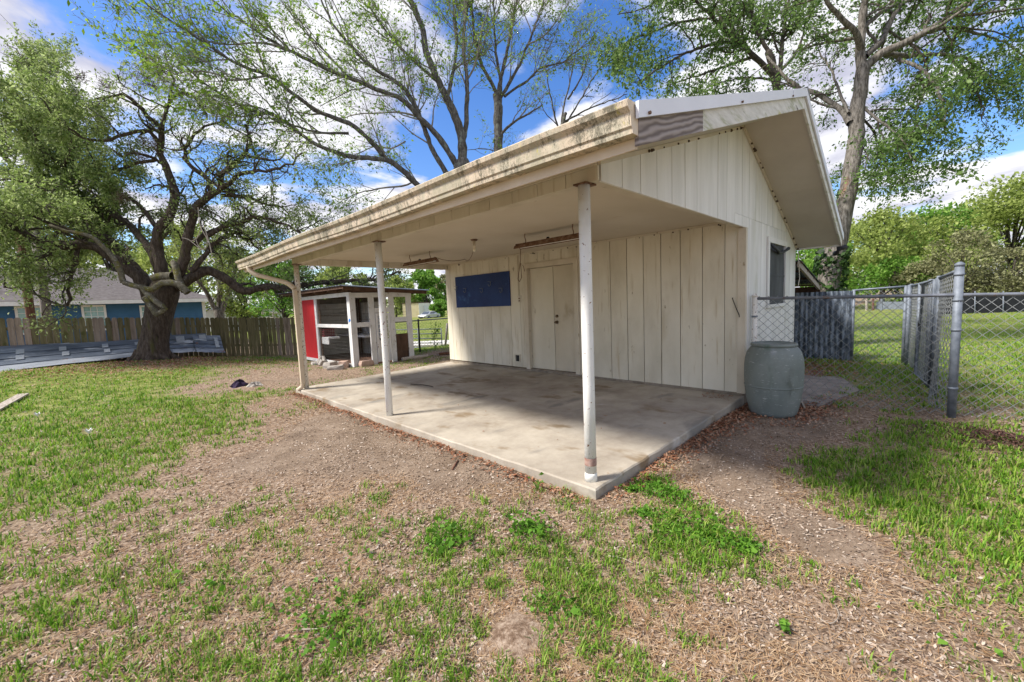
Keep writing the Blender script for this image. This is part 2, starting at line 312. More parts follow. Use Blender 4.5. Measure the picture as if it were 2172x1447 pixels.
LF_PECAN = leaf_mat('leaf_pecan', [(0.1, 0.19, 0.018), (0.17, 0.3, 0.03), (0.25, 0.4, 0.05), (0.36, 0.49, 0.1)], .5)
LF_ELM = leaf_mat('leaf_elm', [(0.05, 0.105, 0.025), (0.1, 0.185, 0.04), (0.16, 0.265, 0.065), (0.25, 0.36, 0.12)])
LF_YEL = leaf_mat('leaf_yellow_green', [(0.138, 0.196, 0.039), (0.241, 0.310, 0.065), (0.333, 0.414, 0.104), (0.437, 0.506, 0.169)])
LF_BRIGHT = leaf_mat('leaf_bright_green', [(.07, .17, .02), (.13, .28, .035), (.20, .38, .06), (.30, .46, .10)])
LF_OLIVE = leaf_mat('leaf_olive_scrub', [(.11, .115, .05), (.18, .18, .085), (.24, .245, .12), (.30, .31, .16)], .3)
LF_IVY = leaf_mat('leaf_ivy', [(.012, .03, .008), (.025, .06, .014), (.05, .10, .022)], .3)
GRASSM = leaf_mat('grass_blade', [(0.05, 0.145, 0.008), (0.1, 0.24, 0.015), (0.18, 0.345, 0.026), (0.33, 0.45, 0.07), (0.14, 0.29, 0.02), (0.4, 0.36, 0.15)], .4)
CLOVERM = leaf_mat('clover_leaf', [(0.06, 0.16, 0.014), (0.11, 0.26, 0.024), (0.18, 0.35, 0.045)], .4)
LITTER = leaf_mat('dead_leaf', [(0.1, 0.06, 0.038), (0.21, 0.14, 0.095), (0.35, 0.265, 0.2), (0.48, 0.4, 0.33), (0.26, 0.175, 0.115), (0.58, 0.51, 0.44), (0.16, 0.095, 0.06), (0.42, 0.33, 0.26)], .1)
REDLIT = leaf_mat('rust_leaf', [(0.187, 0.066, 0.033), (0.275, 0.116, 0.061), (0.352, 0.187, 0.110), (0.440, 0.297, 0.209)], .12)
STRAWM = leaf_mat('dry_straw', [(0.24, 0.13, 0.06), (0.38, 0.245, 0.13), (0.55, 0.42, 0.28), (0.3, 0.165, 0.08), (0.47, 0.35, 0.23)], .15)

# ================================================================ GROUND
def vnoise(x, y, s, seed=0):
    """smooth value noise, numpy"""
    x = np.asarray(x) * s + seed * 17.3; y = np.asarray(y) * s + seed * 9.7
    xi = np.floor(x).astype(int); yi = np.floor(y).astype(int); u = sm(x - xi); v = sm(y - yi)
    h = lambda a, b: np.modf(np.abs(np.sin(a * 127.1 + b * 311.7 + seed) * 43758.5453))[0]
    return (h(xi, yi) * (1 - u) + h(xi + 1, yi) * u) * (1 - v) + (h(xi, yi + 1) * (1 - u) + h(xi + 1, yi + 1) * u) * v
BLOBS = [  # px, py, radius m, weight (+ grass, - bare earth)
    (90, 850, 2.2, .55), (300, 880, 2.0, .5), (60, 950, 1.5, .6), (430, 850, 1.3, .4), (100, 1040, .8, .45), (250, 980, 1.0, .35), (560, 835, .7, .45), (470, 925, 1.1, .2), (30, 800, 3.5, .4), (200, 810, 2.5, .4), (160, 900, 1.5, .3), (350, 1150, .8, -.06), (150, 1250, .6, -.06), (500, 1250, .6, -.06), (900, 1350, .5, -.1), (560, 765, 1.4, .5), (450, 765, 1.2, .2),
    (720, 905, 1.3, -.8), (860, 960, .9, -.8), (600, 850, 1.0, -.5), (470, 825, 1.1, -.5), (980, 1000, .5, -.7), (650, 960, .7, -.5), (820, 880, 1.0, -.6), (560, 800, 1.6, -.35), (330, 772, 1.5, -.55), (720, 800, 1.6, -.6), (1100, 1010, .35, -.5), (500, 1000, .8, -.15),
    (1560, 930, .8, -1.1), (1640, 900, .8, -1.0), (1450, 960, .5, -.7), (1600, 1010, .5, -.8), (1720, 1120, .35, -.8), (1800, 1160, .3, -.7), (1560, 1060, .3, -.5), (1700, 880, .9, -.7), (1330, 1050, .25, -.5),
    (1850, 980, 1.0, .55), (1960, 1060, .8, .6), (2080, 1000, 1.0, .5), (1740, 1010, .5, .5), (2150, 1100, .6, .4), (2130, 1180, .4, .3), (1900, 920, .8, .3),
    (1480, 1120, .32, .6), (1390, 1040, .22, .5), (1450, 1180, .25, .4), (1180, 1160, .25, .3), (980, 1130, .3, .25), (900, 1180, .2, .2), (1050, 1080, .3, .1), (1200, 1270, .2, .15), (730, 1340, .15, .3),
    (1800, 1350, .45, -.35), (1550, 1330, .4, -.3), (300, 1400, .4, -.1), (1100, 1320, .2, -.5), (1150, 1100, .2, -.3), (2000, 1330, .4, -.2), (700, 1060, .4, -.2),
]
BL = [(G(a, b), r, wt) for a, b, r, wt in BLOBS]
def density(x, y):
    x = np.asarray(x, float); y = np.asarray(y, float)
    d = np.full(x.shape, .52) - .09 * np.exp(-((x - .0) ** 2 + (y + 1.6) ** 2) / 3.5) - .05 * np.exp(-((x + 2.2) ** 2 + (y - .3) ** 2) / 3.) + .12 * (vnoise(x, y, .55, 3) - .5) + .26 * (vnoise(x, y, 1.7, 5) - .5)
    for c, r, wt in BL:
        d += (.58 * wt if wt > 0 else .62 * wt) * np.exp(-((x - c[0]) ** 2 + (y - c[1]) ** 2) / (r * r))
    d = np.where((x > 7.2) & (y < 4), .95, d)                          # open field on the right
    d = np.where((x > 5.3) & (y < -.6), np.maximum(d, .8), d)
    d = np.where((x > 5) & (y > 11.2), .85, d)
    return np.clip(d, 0, 1)
def blocked(x, y):
    b = (x > -.16) & (x < 6.75) & (y > -.16) & (y < 6.85)
    b |= (x > 2.1) & (x < 4.3) & (y > 9.1) & (y < 12.4)
    b |= (x > 3.95) & (x < 6.2) & (y > -1.25) & (y < -.13) & (y > -.35 - .2 * (x - 3.9) - .35)
    return b
def bare(x, y): return sm((.22 - density(x, y)) / .22)

xs = np.concatenate([[-900, -400, -200, -110, -60, -35, -20, -13, -9.5], np.arange(-7.5, 11, .09), np.arange(11, 30, .8), [34, 40, 50, 65, 90, 130, 200, 400, 900]])
ys = np.concatenate([[-900, -400, -200, -110, -60, -35, -20, -12, -8], np.arange(-5.5, 19, .09), np.arange(19.4, 40, 1.0), [45, 55, 70, 90, 130, 200, 400, 900]])
XX, YY = np.meshgrid(xs, ys); xf = XX.ravel(); yf = YY.ravel()
near = np.exp(-((xf - 0) ** 2 + (yf - 4) ** 2) / 900)
zf = gz(xf, yf) + near * (.030 * (vnoise(xf, yf, 1.3, 1) - .5) + .022 * (vnoise(xf, yf, 4.1, 2) - .5) + .014 * (vnoise(xf, yf, 9, 4) - .5))
inside = (xf > -.05) & (xf < 6.7) & (yf > -.05) & (yf < 6.75); zf[inside] = -.14
mpt = G(1095, 1350); zf += .05 * np.exp(-((xf - mpt[0]) ** 2 + (yf - mpt[1]) ** 2) / .012)     # fresh mole hill
nx = len(xs); ii = (np.arange(len(ys) - 1)[:, None] * nx + np.arange(nx - 1)[None]).ravel()
GROUND = bpy.data.materials.new('yard_soil'); GROUND.use_nodes = True
def ground_nodes():
    t = GROUND.node_tree; n = t.nodes; l = t.links; b = n['Principled BSDF']; b.inputs['Roughness'].default_value = .95; b.inputs['Specular IOR Level'].default_value = .1
    g = n.new('ShaderNodeNewGeometry')
    def noise(s, d, r=.65):
        q = n.new('ShaderNodeTexNoise'); q.inputs['Scale'].default_value = s; q.inputs['Detail'].default_value = d; q.inputs['Roughness'].default_value = r; l.new(g.outputs['Position'], q.inputs['Vector']); return q.outputs['Fac']
    def ramp(f, st):
        r = n.new('ShaderNodeValToRGB'); e = r.color_ramp.elements
        while len(e) < len(st): e.new(.5)
        for k, (p, c) in enumerate(st): e[k].position = p; e[k].color = (*c, 1)
        l.new(f, r.inputs[0]); return r.outputs[0]
    def mix(f, a, c):
        m = n.new('ShaderNodeMix'); m.data_type = 'RGBA'; l.new(f, m.inputs[0]); l.new(a, m.inputs[6]); l.new(c, m.inputs[7]); return m.outputs[2]
    soil = ramp(noise(2.2, 9), [(.3, (.115, .085, .062)), (.5, (.205, .155, .115)), (.7, (.315, .25, .195))])
    litter = ramp(noise(26, 7, .75), [(.3, (.06, .036, .024)), (.45, (.185, .125, .085)), (.58, (.34, .26, .195)), (.72, (.52, .435, .36))])  # darkest tones paint shade into the gaps between chips
    green = ramp(noise(5, 7), [(.3, (.09, .12, .025)), (.5, (.16, .20, .04)), (.72, (.34, .33, .12))])
    def attr(nm):
        a = n.new('ShaderNodeAttribute'); a.attribute_name = nm; return a.outputs['Fac']
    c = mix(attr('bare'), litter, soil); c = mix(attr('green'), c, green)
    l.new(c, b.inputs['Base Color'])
    bp = n.new('ShaderNodeBump'); bp.inputs['Strength'].default_value = .6; bp.inputs['Distance'].default_value = .03; l.new(noise(38, 6, .7), bp.inputs['Height']); l.new(bp.outputs[0], b.inputs['Normal'])
ground_nodes()
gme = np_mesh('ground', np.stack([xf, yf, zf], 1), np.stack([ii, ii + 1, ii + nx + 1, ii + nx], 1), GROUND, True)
dd = density(xf, yf)
dist = np.hypot(xf - CAM[0], yf - CAM[1])
for nm, val in (('bare', .75 * sm((.24 - dd) / .22)), ('green', np.clip(sm((dd - .45) / .45) * (.25 + .75 * sm((dist - 5) / 9)), 0, .92))):
    a = gme.attributes.new(nm, 'FLOAT', 'POINT'); a.data.foreach_set('value', val.astype(np.float32))
tag(link('ground', gme), kind='structure', label='bare earth and patchy lawn of the back yard')
def ground_z(x, y):
    n_ = math.exp(-(x * x + (y - 4) ** 2) / 900)
    return float(gz(x, y) + n_ * (.030 * (vnoise(x, y, 1.3, 1) - .5) + .022 * (vnoise(x, y, 4.1, 2) - .5) + .014 * (vnoise(x, y, 9, 4) - .5)))

# patio slab, tipped a little so that rain runs off
def slab():
    m = MB(); x0, x1, y0, y1 = -.13, 3.66, -.13, 6.80
    rs = random.Random(5)
    e = [];
    for k in range(40): e.append((x0 + rs.uniform(-.008, .008), y0 + (y1 - y0) * k / 40))
    for k in range(24): e.append((x0 + (x1 - x0) * k / 24, y1))
    for k in range(40): e.append((x1, y1 + (y0 - y1) * k / 40))
    for k in range(24): e.append((x1 + (x0 - x1) * k / 24, y0 + rs.uniform(-.008, .008)))
    zz = lambda x: .045 * (x - x0) / (x1 - x0)
    rim = [(a + (.012 if a < 0 else 0), b + (.012 if b < 0 else 0), zz(a)) for a, b in e]
    m.hexa([(a, b, -.25) for a, b in e][::-1], [(a, b, zz(a) - .012) for a, b in e][::-1])
    m.f.pop(1); nb = len(e); b0 = len(m.v); rim2 = rim[::-1]
    m.v += rim2; m.f += [(nb + i, nb + (i + 1) % nb, b0 + (i + 1) % nb, b0 + i) for i in range(nb)] + [tuple(range(b0, b0 + nb))]
    o = m.build('patio_slab', CONC); tag(o, 'stained concrete patio slab under the porch roof', kind='structure')
slab()
o = MB().hexa([(3.95, -.95, -.3), (3.95, -.16, -.3), (6.3, -.16, -.3), (6.5, -.9, -.3), (5.4, -1.25, -.3)][::-1], [(3.95, -.95, -.052), (3.95, -.16, -.05), (6.3, -.16, -.05), (6.5, -.9, -.055), (5.4, -1.25, -.055)][::-1]).build('side_pavement', DIRTC)
tag(o, 'small rough concrete pad beside the gable wall', kind='structure')

# ================================================================ WORKSHOP BUILDING
B = empty('workshop_building', (3.3, 3.3, 0), 'cream sided workshop with open porch, pipe posts and gabled metal roof', 'building')
YG, XW, XB, YE = -.13, 3.62, 6.74, 6.79          # gable face, porch wall face, back wall face, far end
XR, ZR, SF, SB = 3.45, 3.695, .333, .415          # ridge x, soffit apex, slopes
def zs(x): return ZR - SF * (XR - x) if x < XR else ZR - SB * (x - XR)
HB = 2.40                                         # beam underside
# wall cores behind the planks
core = MB()
core.box(XW + .02, XB - .02, YG + .02, 2.76, .02, 2.36); core.box(XW + .02, XB - .02, 3.96, YE - .02, .02, 2.36); core.box(XW + .14, XB - .02, 2.761, 3.959, .02, 2.36); core.build('wall_core', GROOVE, B)
def gable_core(y0, y1, name):
    pts = [(.03, 2.43), (XW + .02, 2.43), (XW + .02, 2.30), (XB - .03, 2.30), (XB - .03, zs(XB) - .005), (XR, zs(XR) - .01), (.03, zs(.03) - .01)]
    return MB().hexa([(x, y0, z) for x, z in pts], [(x, y1, z) for x, z in pts]).build(name, GROOVE, B)
gc = gable_core(YG + .02, YG + .09, 'gable_core'); gable_core(YE - .09, YE - .02, 'gable_core')
wall = B
def plank_x(x0, x1, z0, z1a, z1b, y, mat, parent, t=.02, apex=None, yin=1):
    """vertical board on a wall facing -y (yin=1) or +y"""
    top = [(x0, z1a)] + ([(apex[0], apex[1])] if apex else []) + [(x1, z1b)]
    pts = [(x0, z0)] + top + [(x1, z0)]
    f = [(a, y, b) for a, b in pts]; k = [(a, y + t * yin, b) for a, b in pts]
    return MB().hexa(f, k).build('siding_plank', mat, parent)
# gable facing the camera's right
grooves = [.04, .36, .67, .98, 1.30, 1.61, 1.92, 2.25, 2.56, 2.87, 3.17, 3.48, 3.79, 4.10, 4.41, 4.72, 5.03, 5.34, 5.65, 5.96, 6.27, 6.58, XB]
WX0, WX1, WZ0, WZ1 = 4.80, 5.82, 1.30, 2.28       # window in the gable
rj = random.Random(3)
for a, b in zip(grooves[:-1], grooves[1:]):
    a2, b2 = a + .0045, b - .0045
    apex = (XR, zs(XR) - .012) if a2 < XR < b2 else None
    zt = lambda x: zs(x) - .012
    if a < 3.1:
        plank_x(a2, b2, HB, zt(a2), zt(b2), YG + rj.uniform(-.002, .002), PAINT_W, wall, .022, apex)
    else:
        zj = 2.54 if a < 6.0 else None
        if zj and min(zt(a2), zt(b2)) > zj + .02: plank_x(a2, b2, zj + .004, zt(a2), zt(b2), YG + rj.uniform(-.001, .002), PAINT_W, wall, .022, apex); za = zb = zj
        else: za, zb = zt(a2), zt(b2)
        zlow = .10 if a > 3.45 else HB
        if a < 3.62 < b: zlow = HB
        if b2 > WX0 and a2 < WX1:
            xa, xb = a2, b2
            if a2 < WX0:
                plank_x(a2, WX0, zlow, za, za, YG, PAINT_W, wall, .022); xa = WX0
            if b2 > WX1:
                plank_x(WX1, b2, zlow, zb, zb, YG, PAINT_W, wall, .022); xb = WX1
            plank_x(xa, xb, zlow, WZ0, WZ0, YG, PAINT_W, wall, .022); plank_x(xa, xb, WZ1, za, zb, YG, PAINT_W, wall, .022)
        else: plank_x(a2, b2, zlow, za, zb, YG + rj.uniform(-.002, .002), PAINT_W, wall, .022)
plank_x(3.64, 3.79 - .0035, .10, HB - .003, HB - .003, YG + .001, PAINT_W, wall, .022)
# corner boards
MB().box(XW - .022, XW + .05, YG - .018, YG - .001, .08, HB - .002).build('corner_board', TRIM, B)
MB().box(XW - .022, XW - .002, YG, YG + .085, .08, HB - .002).build('corner_board', TRIM, B)
# porch wall
DY0, DY1, DZ1 = 2.77, 3.95, 2.19                  # door opening
left = [YE, 6.60, 6.32, 6.04, 5.74, 5.43, 5.12, 4.83, 4.49, 4.20, DY1 + .07]
right = [DY0 - .07, 2.39, 2.0, 1.68, 1.38, 1.08, .77, .44, .13, YG + .086]
def plank_y(y0, y1, z0, z1, x, mat=PAINT, t=.02, g=.0035):
    return MB().box(x, x + t, min(y0, y1) + g, max(y0, y1) - g, z0, z1).build('siding_plank', mat, wall)
ZC = 2.52
FY0, FY1, FZ0, FZ1 = 4.25, 4.41, .205, .385       # cat flap
for a, b in zip(left[:-1], left[1:]):
    xo = XW + rj.uniform(-.0015, .0015)
    if b < FY0 and a > FY1 or (a > FY0 and b < FY1):
        plank_y(a, b, .11, FZ0, xo); plank_y(a, b, FZ1, ZC, xo); plank_y(a, FY1 + .001, FZ0, FZ1, xo); plank_y(FY0 - .001, b, FZ0, FZ1, xo)
    else: plank_y(a, b, .11, ZC, xo)
for k, (a, b) in enumerate(zip(right[:-1], right[1:])):
    plank_y(a, b, .085, ZC, XW + rj.uniform(-.0015, .0015), g=.006 if k in (1, 2, 3, 4, 5, 6) else .004)
ya = [DY1 + .07, 3.66, 3.36, 3.06, DY0 - .07]
for a, b in zip(ya[:-1], ya[1:]): plank_y(a, b, DZ1 + .10, ZC, XW)
# sill under the siding
MB().box(XW - .012, XW + .2, YG + .02, YE - .02, .0, .084).build('foundation_sill', SILL, B)
MB().box(XW + .0, XB - .04, YG + .012, YG + .2, -.25, .098).build('foundation_sill', SILL, B)
# far end wall and rear wall (seen only from the side)
for k in range(10):
    a = XW + .02 + k * .31; plank_x(a, min(a + .303, XB), .1, min(zs(a), zs(a + .303)) - .02, min(zs(a), zs(a + .303)) - .02, YE, PAINT, wall, .022, None, -1)
for k in range(11):
    a = .04 + k * .32; plank_x(a, a + .313, HB, zs(a) - .012, zs(a + .313) - .012, YE, PAINT, wall, .022, None, -1)
for k in range(22):
    a = YG + .02 + k * .312; MB().box(XB - .02, XB, a, a + .306, .1, zs(XB) - .02).build('siding_plank', PAINT_W, wall)
# door: frame, two leaves
fr = MB(); fr.box(XW - .03, XW + .12, DY1, DY1 + .10, .09, DZ1 + .10); fr.box(XW - .03, XW + .12, DY0 - .10, DY0, .09, DZ1 + .10); fr.box(XW - .031, XW + .12, DY0, DY1, DZ1, DZ1 + .101)
fr.build('door_frame', TRIM, B)
MB().box(XW + .0, XW + .13, DY0, DY1, .05, .105).build('door_threshold', SILL, B)
DOORM = material('door_paint', [(.3, (.56, .51, .40)), (.7, (.69, .64, .53))], 1.3, 6, .55, .05, 30, (1, 1, .5), [(3.5, .62, .76, (.38, .32, .23), (1, 1, .6)), (36, .74, .78, (.1, .08, .06), None)], rnd=.03)
YM = 3.33
dl = MB().box(XW + .062, XW + .10, YM + .004, DY1 - .004, .11, DZ1 - .006).build('door_leaf', DOORM, B)
DOORM2 = material('door_paint_stained', [(.3, (.50, .44, .335)), (.7, (.62, .56, .45))], 1.6, 7, .55, .05, 30, (1, 1, .6), [(2.2, .62, .80, (.40, .33, .23), None), (36, .74, .78, (.1, .08, .06), None)])
dr = MB().box(XW + .068, XW + .105, DY0 + .004, YM - .004, .11, DZ1 - .006).build('door_leaf', DOORM2, B)
def knob(z, r, ln, name):
    m = MB(); p = [(XW + .07, 3.26, z), (XW + .05, 3.26, z), (XW + .042, 3.26, z), (XW + .042 - ln * .5, 3.26, z), (XW + .042 - ln, 3.26, z)]
    m.tube(p, [r, r, r * .5, r * .85, r * .6], 14); m.build(name, BRASS, dr, True)
knob(1.08, .033, .05, 'door_knob'); knob(1.20, .03, .012, 'deadbolt')
fl = MB()
for (a, b, c, d) in ((FY0, FY1, FZ0, FZ0 + .022), (FY0, FY1, FZ1 - .022, FZ1), (FY0, FY0 + .022, FZ0 + .022, FZ1 - .022), (FY1 - .022, FY1, FZ0 + .022, FZ1 - .022)): fl.box(XW - .012, XW + .012, a, b, c, d)
flo = fl.build('cat_flap', PLASTIC, B); MB().box(XW + .004, XW + .012, FY0 + .022, FY1 - .022, FZ0 + .022, FZ1 - .022).build('flap', BLACK, flo)
ol = MB().box(XW - .014, XW - .003, 4.165, 4.245, 1.50, 1.62).build('outlet', PLASTIC, B, bevel=.003)
for dz in (1.535, 1.585): MB().box(XW - .016, XW - .0141, 4.185, 4.225, dz - .014, dz + .014).build('socket_face', FIXT, ol)
MB().box(XW - .02, XW - .003, 4.15, 4.26, 1.625, 1.64).build('outlet_cover', TRIM, B)
cdt = MB().tube([(XW - .012, 4.22, 2.5), (XW - .012, 4.22, 1.64)], .009, 8).build('conduit', PAINT, B)
# gable window
wn = MB()
T_ = .085
wn.box(WX0 - T_, WX1 + T_, YG - .028, YG - .003, WZ1, WZ1 + T_); wn.box(WX0 - T_, WX1 + T_, YG - .036, YG - .003, WZ0 - .05, WZ0)
wn.box(WX0 - T_, WX0, YG - .028, YG - .003, WZ0, WZ1); wn.box(WX1, WX1 + T_, YG - .028, YG - .003, WZ0, WZ1)
wno = wn.build('window', PAINT_W, B)
sc_ = MB(); n_ = 9
vv = []; ff = []
for i in range(n_):
    for j in range(n_):
        vv.append((WX0 + (WX1 - WX0) * i / (n_ - 1), YG - .004 + .012 * math.sin(i * 1.7 + j * .9) * (j / 8) ** 2, WZ0 + (WZ1 - WZ0) * j / (n_ - 1)))
for i in range(n_ - 1):
    for j in range(n_ - 1): ff.append((i * n_ + j, (i + 1) * n_ + j, (i + 1) * n_ + j + 1, i * n_ + j + 1))
sc_.add(vv, ff); sc_.build('screen', SCREEN, wno, True)
MB().box(WX0, WX1, YG + .006, YG + .016, WZ0, WZ1).build('pane', glass_mat('dark_glass', (.02, .022, .025)), wno)
MB().box(WX0 - .01, WX1 + .01, YG - .012, YG - .006, 1.76, 1.785).build('meeting_rail', SCREEN, wno)
tr_ = MB(); fold = []
for i in range(12):
    u_ = i / 11; fold.append(((WX0 + .02 + (WX1 - WX0 + .05) * u_), YG - .035 - .03 * math.sin(u_ * 7), WZ1 - .03 - .10 * math.sin(u_ * math.pi) ** .7))
tr_.tube(fold, [.012 + .018 * abs(math.sin(i * 1.3)) for i in range(12)], 6); tr_.build('torn_screen_edge', SCREEN, wno, True)
# beam along the eave and the far end
bm = MB(); bm.box(.024, .11, YG + .09, YE - .09, HB, ZC + .02); bm.build('porch_beam', TRIM, B)
MB().box(.11, XW, YE - .10, YE - .024, HB + .002, ZC + .02).build('porch_beam', TRIM, B)
MB().box(.0, XW - .03, YG + .024, YG + .10, HB + .002, ZC + .02).build('porch_beam', TRIM, B)
k = YG + .0
while k < YE - .05:
    e_ = min(k + .307, YE); MB().box(.002, .022, k + .003, e_ - .003, HB + .001, zs(0) - .004).build('siding_plank', PAINT, wall); k += .307
k = .12
while k < XW - .05:
    e_ = min(k + .31, XW - .01); MB().box(k + .003, e_ - .003, YE - .122, YE - .102, HB + .003, ZC - .002).build('siding_plank', PAINT, wall); k += .31
# porch ceiling in three sheets, with a strip along the wall
for a, b in ((YG + .10, 2.42), (2.423, 4.86), (4.863, YE - .10)): MB().box(.11, XW + .02, a, b, ZC, ZC + .012).build('ceiling_panel', CEIL, B)
MB().box(XW - .022, XW - .002, YG + .1, YE - .12, ZC - .035, ZC - .002).build('ceiling_trim', TRIM, B)
# soffits (follow the rafters)
YO, YO2, XO, XO2 = -.785, 7.50, -.60, 6.80
def sheet(pts, t, name, mat, par):   # pts quad (x,y) on the soffit plane
    a = [(x, y, zs(x)) for x, y in pts]; b = [(x, y, zs(x) + t) for x, y in pts]
    return MB().hexa(a, b).build(name, mat, par)
e6 = 1e-4
sheet([(XO, YO), (XR - e6, YO), (XR - e6, YG + .02), (XO, YG + .02)], .012, 'soffit_panel', SOFFIT, B)
for a, b in ((XR + e6, 5.05), (5.053, 6.35), (6.353, XO2)): sheet([(a, YO), (b, YO), (b, YG + .02), (a, YG + .02)], .012, 'soffit_panel', SOFFIT, B)
for a, b in ((YG + .0205, 2.3), (2.303, 4.7), (4.703, YO2)): sheet([(XO, a), (.03, a), (.03, b), (XO, b)], .012, 'soffit_panel', SOFFIT, B)
sheet([(.031, YE - .02), (XR - e6, YE - .02), (XR - e6, YO2), (.031, YO2)], .012, 'soffit_panel', SOFFIT, B)
sheet([(XR + e6, YE - .02), (XO2, YE - .02), (XO2, YO2), (XR + e6, YO2)], .012, 'soffit_panel', SOFFIT, B)
sheet([(XB - .02, YG + .0205), (XO2, YG + .0205), (XO2, YE - .0205), (XB - .02, YE - .0205)], .012, 'soffit_panel', SOFFIT, B)
# moulding where siding meets the soffit
for x0, x1 in ((.0, XR - .02), (XR + .02, XB)):
    MB().bar((x0, YG - .014, zs(x0) - .02), (x1, YG - .014, zs(x1) - .02), .024, .034).build('soffit_moulding', TRIM, B)
MB().bar((-.016, YG, zs(0) - .02), (-.016, YE, zs(0) - .02), .024, .034).build('soffit_moulding', TRIM, B)
# rake boards: bare wood at the eave end, white and mossy to the ridge, and the rear slope
def rake(x0, x1, y, mat, h0, h1, t=.025, name='rake_board', drop=.0, hy=-1):
    p = [(x0, zs(x0) + h0), (x1, zs(x1) + h0), (x1, zs(x1) + h1), (x0, zs(x0) + h1)]
    return MB().hexa([(a, y, b) for a, b in p], [(a, y + t, b) for a, b in p]).build(name, mat, B)
RB = rake(XO - .05, .25, -.81, RAKE_B, -.02, .16); tag(RB, 'bare grey unpainted rake board at the eave end')
RW = rake(.2505, XR - .0005, -.808, RAKE_W, -.02, .16); tag(RW, 'white rake board with moss and flaking paint')
rake(XR + .0005, XO2 + .03, -.81, RAKE_W, -.02, .14)
rake(XO - .05, XR - .0005, YO2, RAKE_W, -.02, .16); rake(XR + .0005, XO2 + .03, YO2, RAKE_W, -.02, .14)
# metal trim over the rake
TM = rake(XO - .09, 2.75, -.832, TRIM_METAL, .118, .205, .018, 'rake_trim_metal'); rake(2.752, XR - .0005, -.835, TRIM_METAL, .116, .207, .018, 'rake_trim_metal'); rake(XR + .0005, XO2 + .06, -.832, TRIM_METAL, .10, .205, .018, 'rake_trim_metal')
for x in (XO + .02, 1.0, 2.72): MB().tube([(x, -.8325, zs(x) + .135), (x, -.845, zs(x) + .135)], .009, 8).build('screw', FIXT, TM)
# fascia
MB().hexa([(XO - .02, YO, zs(XO) - .02), (XO, YO, zs(XO) - .02), (XO, YO2, zs(XO) - .02), (XO - .02, YO2, zs(XO) - .02)], [(XO - .02, YO, zs(XO) + .15), (XO, YO, zs(XO) + .15), (XO, YO2, zs(XO) + .15), (XO - .02, YO2, zs(XO) + .15)]).build('fascia_board', GUT_CLEAN, B)
fa = MB(); zf0 = zs(XO)
for a, b in ((YO - .0, 2.25), (2.254, 4.6), (4.604, YO2)):
    MB().box(XO - .034, XO - .0205, a, b, zf0 - .045, zf0 + .06).build('fascia_trim', GUT_CLEAN, B)
MB().box(XO2, XO2 + .02, YO, YO2, zs(XO2) - .03, zs(XO2) + .13).build('fascia_board', RAKE_W, B)
# roof sheets with ribs
def rib_sheet(w, slope_pts, name):
    pass
def roof_slope(xa, xb, sgn):
    wid = (YO2 + .06 - (-.825)) / 9
    for k_ in range(9):
        y0 = -.825 + k_ * wid; m = MB(); prof = []
        for q in range(4):
            yb = y0 + wid * q / 4
            prof += [(yb, 0), (yb + wid / 4 * .7, 0), (yb + wid / 4 * .78, .018), (yb + wid / 4 * .92, .018)]
        prof.append((y0 + wid - .001, 0))
        top = lambda x, h: zs(x) + .192 + h
        a = [(xa, y, top(xa, h)) for y, h in prof]; b = [(xb, y, top(xb, h)) for y, h in prof]
        nn = len(prof); m.add(a + b, [((i, i + 1, nn + i + 1, nn + i) if sgn > 0 else (i + 1, i, nn + i, nn + i + 1)) for i in range(nn - 1)])
        o_ = m.build('roof_sheet', ROOF_METAL, B); sd2 = o_.modifiers.new('solid', 'SOLIDIFY'); sd2.thickness = .004; sd2.offset = 0
roof_slope(XO - .09, XR - .004, 1); roof_slope(XR + .004, XO2 + .07, -1)
MB().hexa([(XR - .16, -.84, zs(XR - .16) + .215), (XR, -.84, ZR + .222), (XR + .16, -.84, zs(XR + .16) + .215), (XR, -.84, ZR + .228)], [(XR - .16, YO2 + .07, zs(XR - .16) + .215), (XR, YO2 + .07, ZR + .222), (XR + .16, YO2 + .07, zs(XR + .16) + .215), (XR, YO2 + .07, ZR + .228)]).build('ridge_cap', ROOF_METAL, B)
# gutter: ogee profile with open top
GY0, GY1, GX = -.80, 7.62, XO - .036
zt_ = 2.52
prof = [(GX, zt_ + .0), (GX, zt_ - .16), (GX - .075, zt_ - .16), (GX - .078, zt_ - .135), (GX - .088, zt_ - .125), (GX - .095, zt_ - .06), (GX - .122, zt_ - .035), (GX - .128, zt_ - .008), (GX - .116, zt_ + .002)]
gm = MB(); sec = list(np.linspace(GY0, GY1, 15)); npf = len(prof)
for i_, y_ in enumerate(sec): gm.v += [(x, y_, z + .01 * math.sin(i_ * .9)) for x, z in prof]
gm.f = [(s_ * npf + i, s_ * npf + i + 1, (s_ + 1) * npf + i + 1, (s_ + 1) * npf + i) for s_ in range(14) for i in range(npf - 1)]
go = gm.build('gutter', GUTTER, B); s2 = go.modifiers.new('solid', 'SOLIDIFY'); s2.thickness = .003; s2.offset = 0
tag(go, 'tan gutter with yellow lichen and black mould stains')
for y_ in (GY0 - .006, GY1 + .001): MB().hexa([(x, y_, z) for x, z in prof], [(x, y_ + .005, z) for x, z in prof]).build('gutter_end_cap', GUT_CLEAN, go)
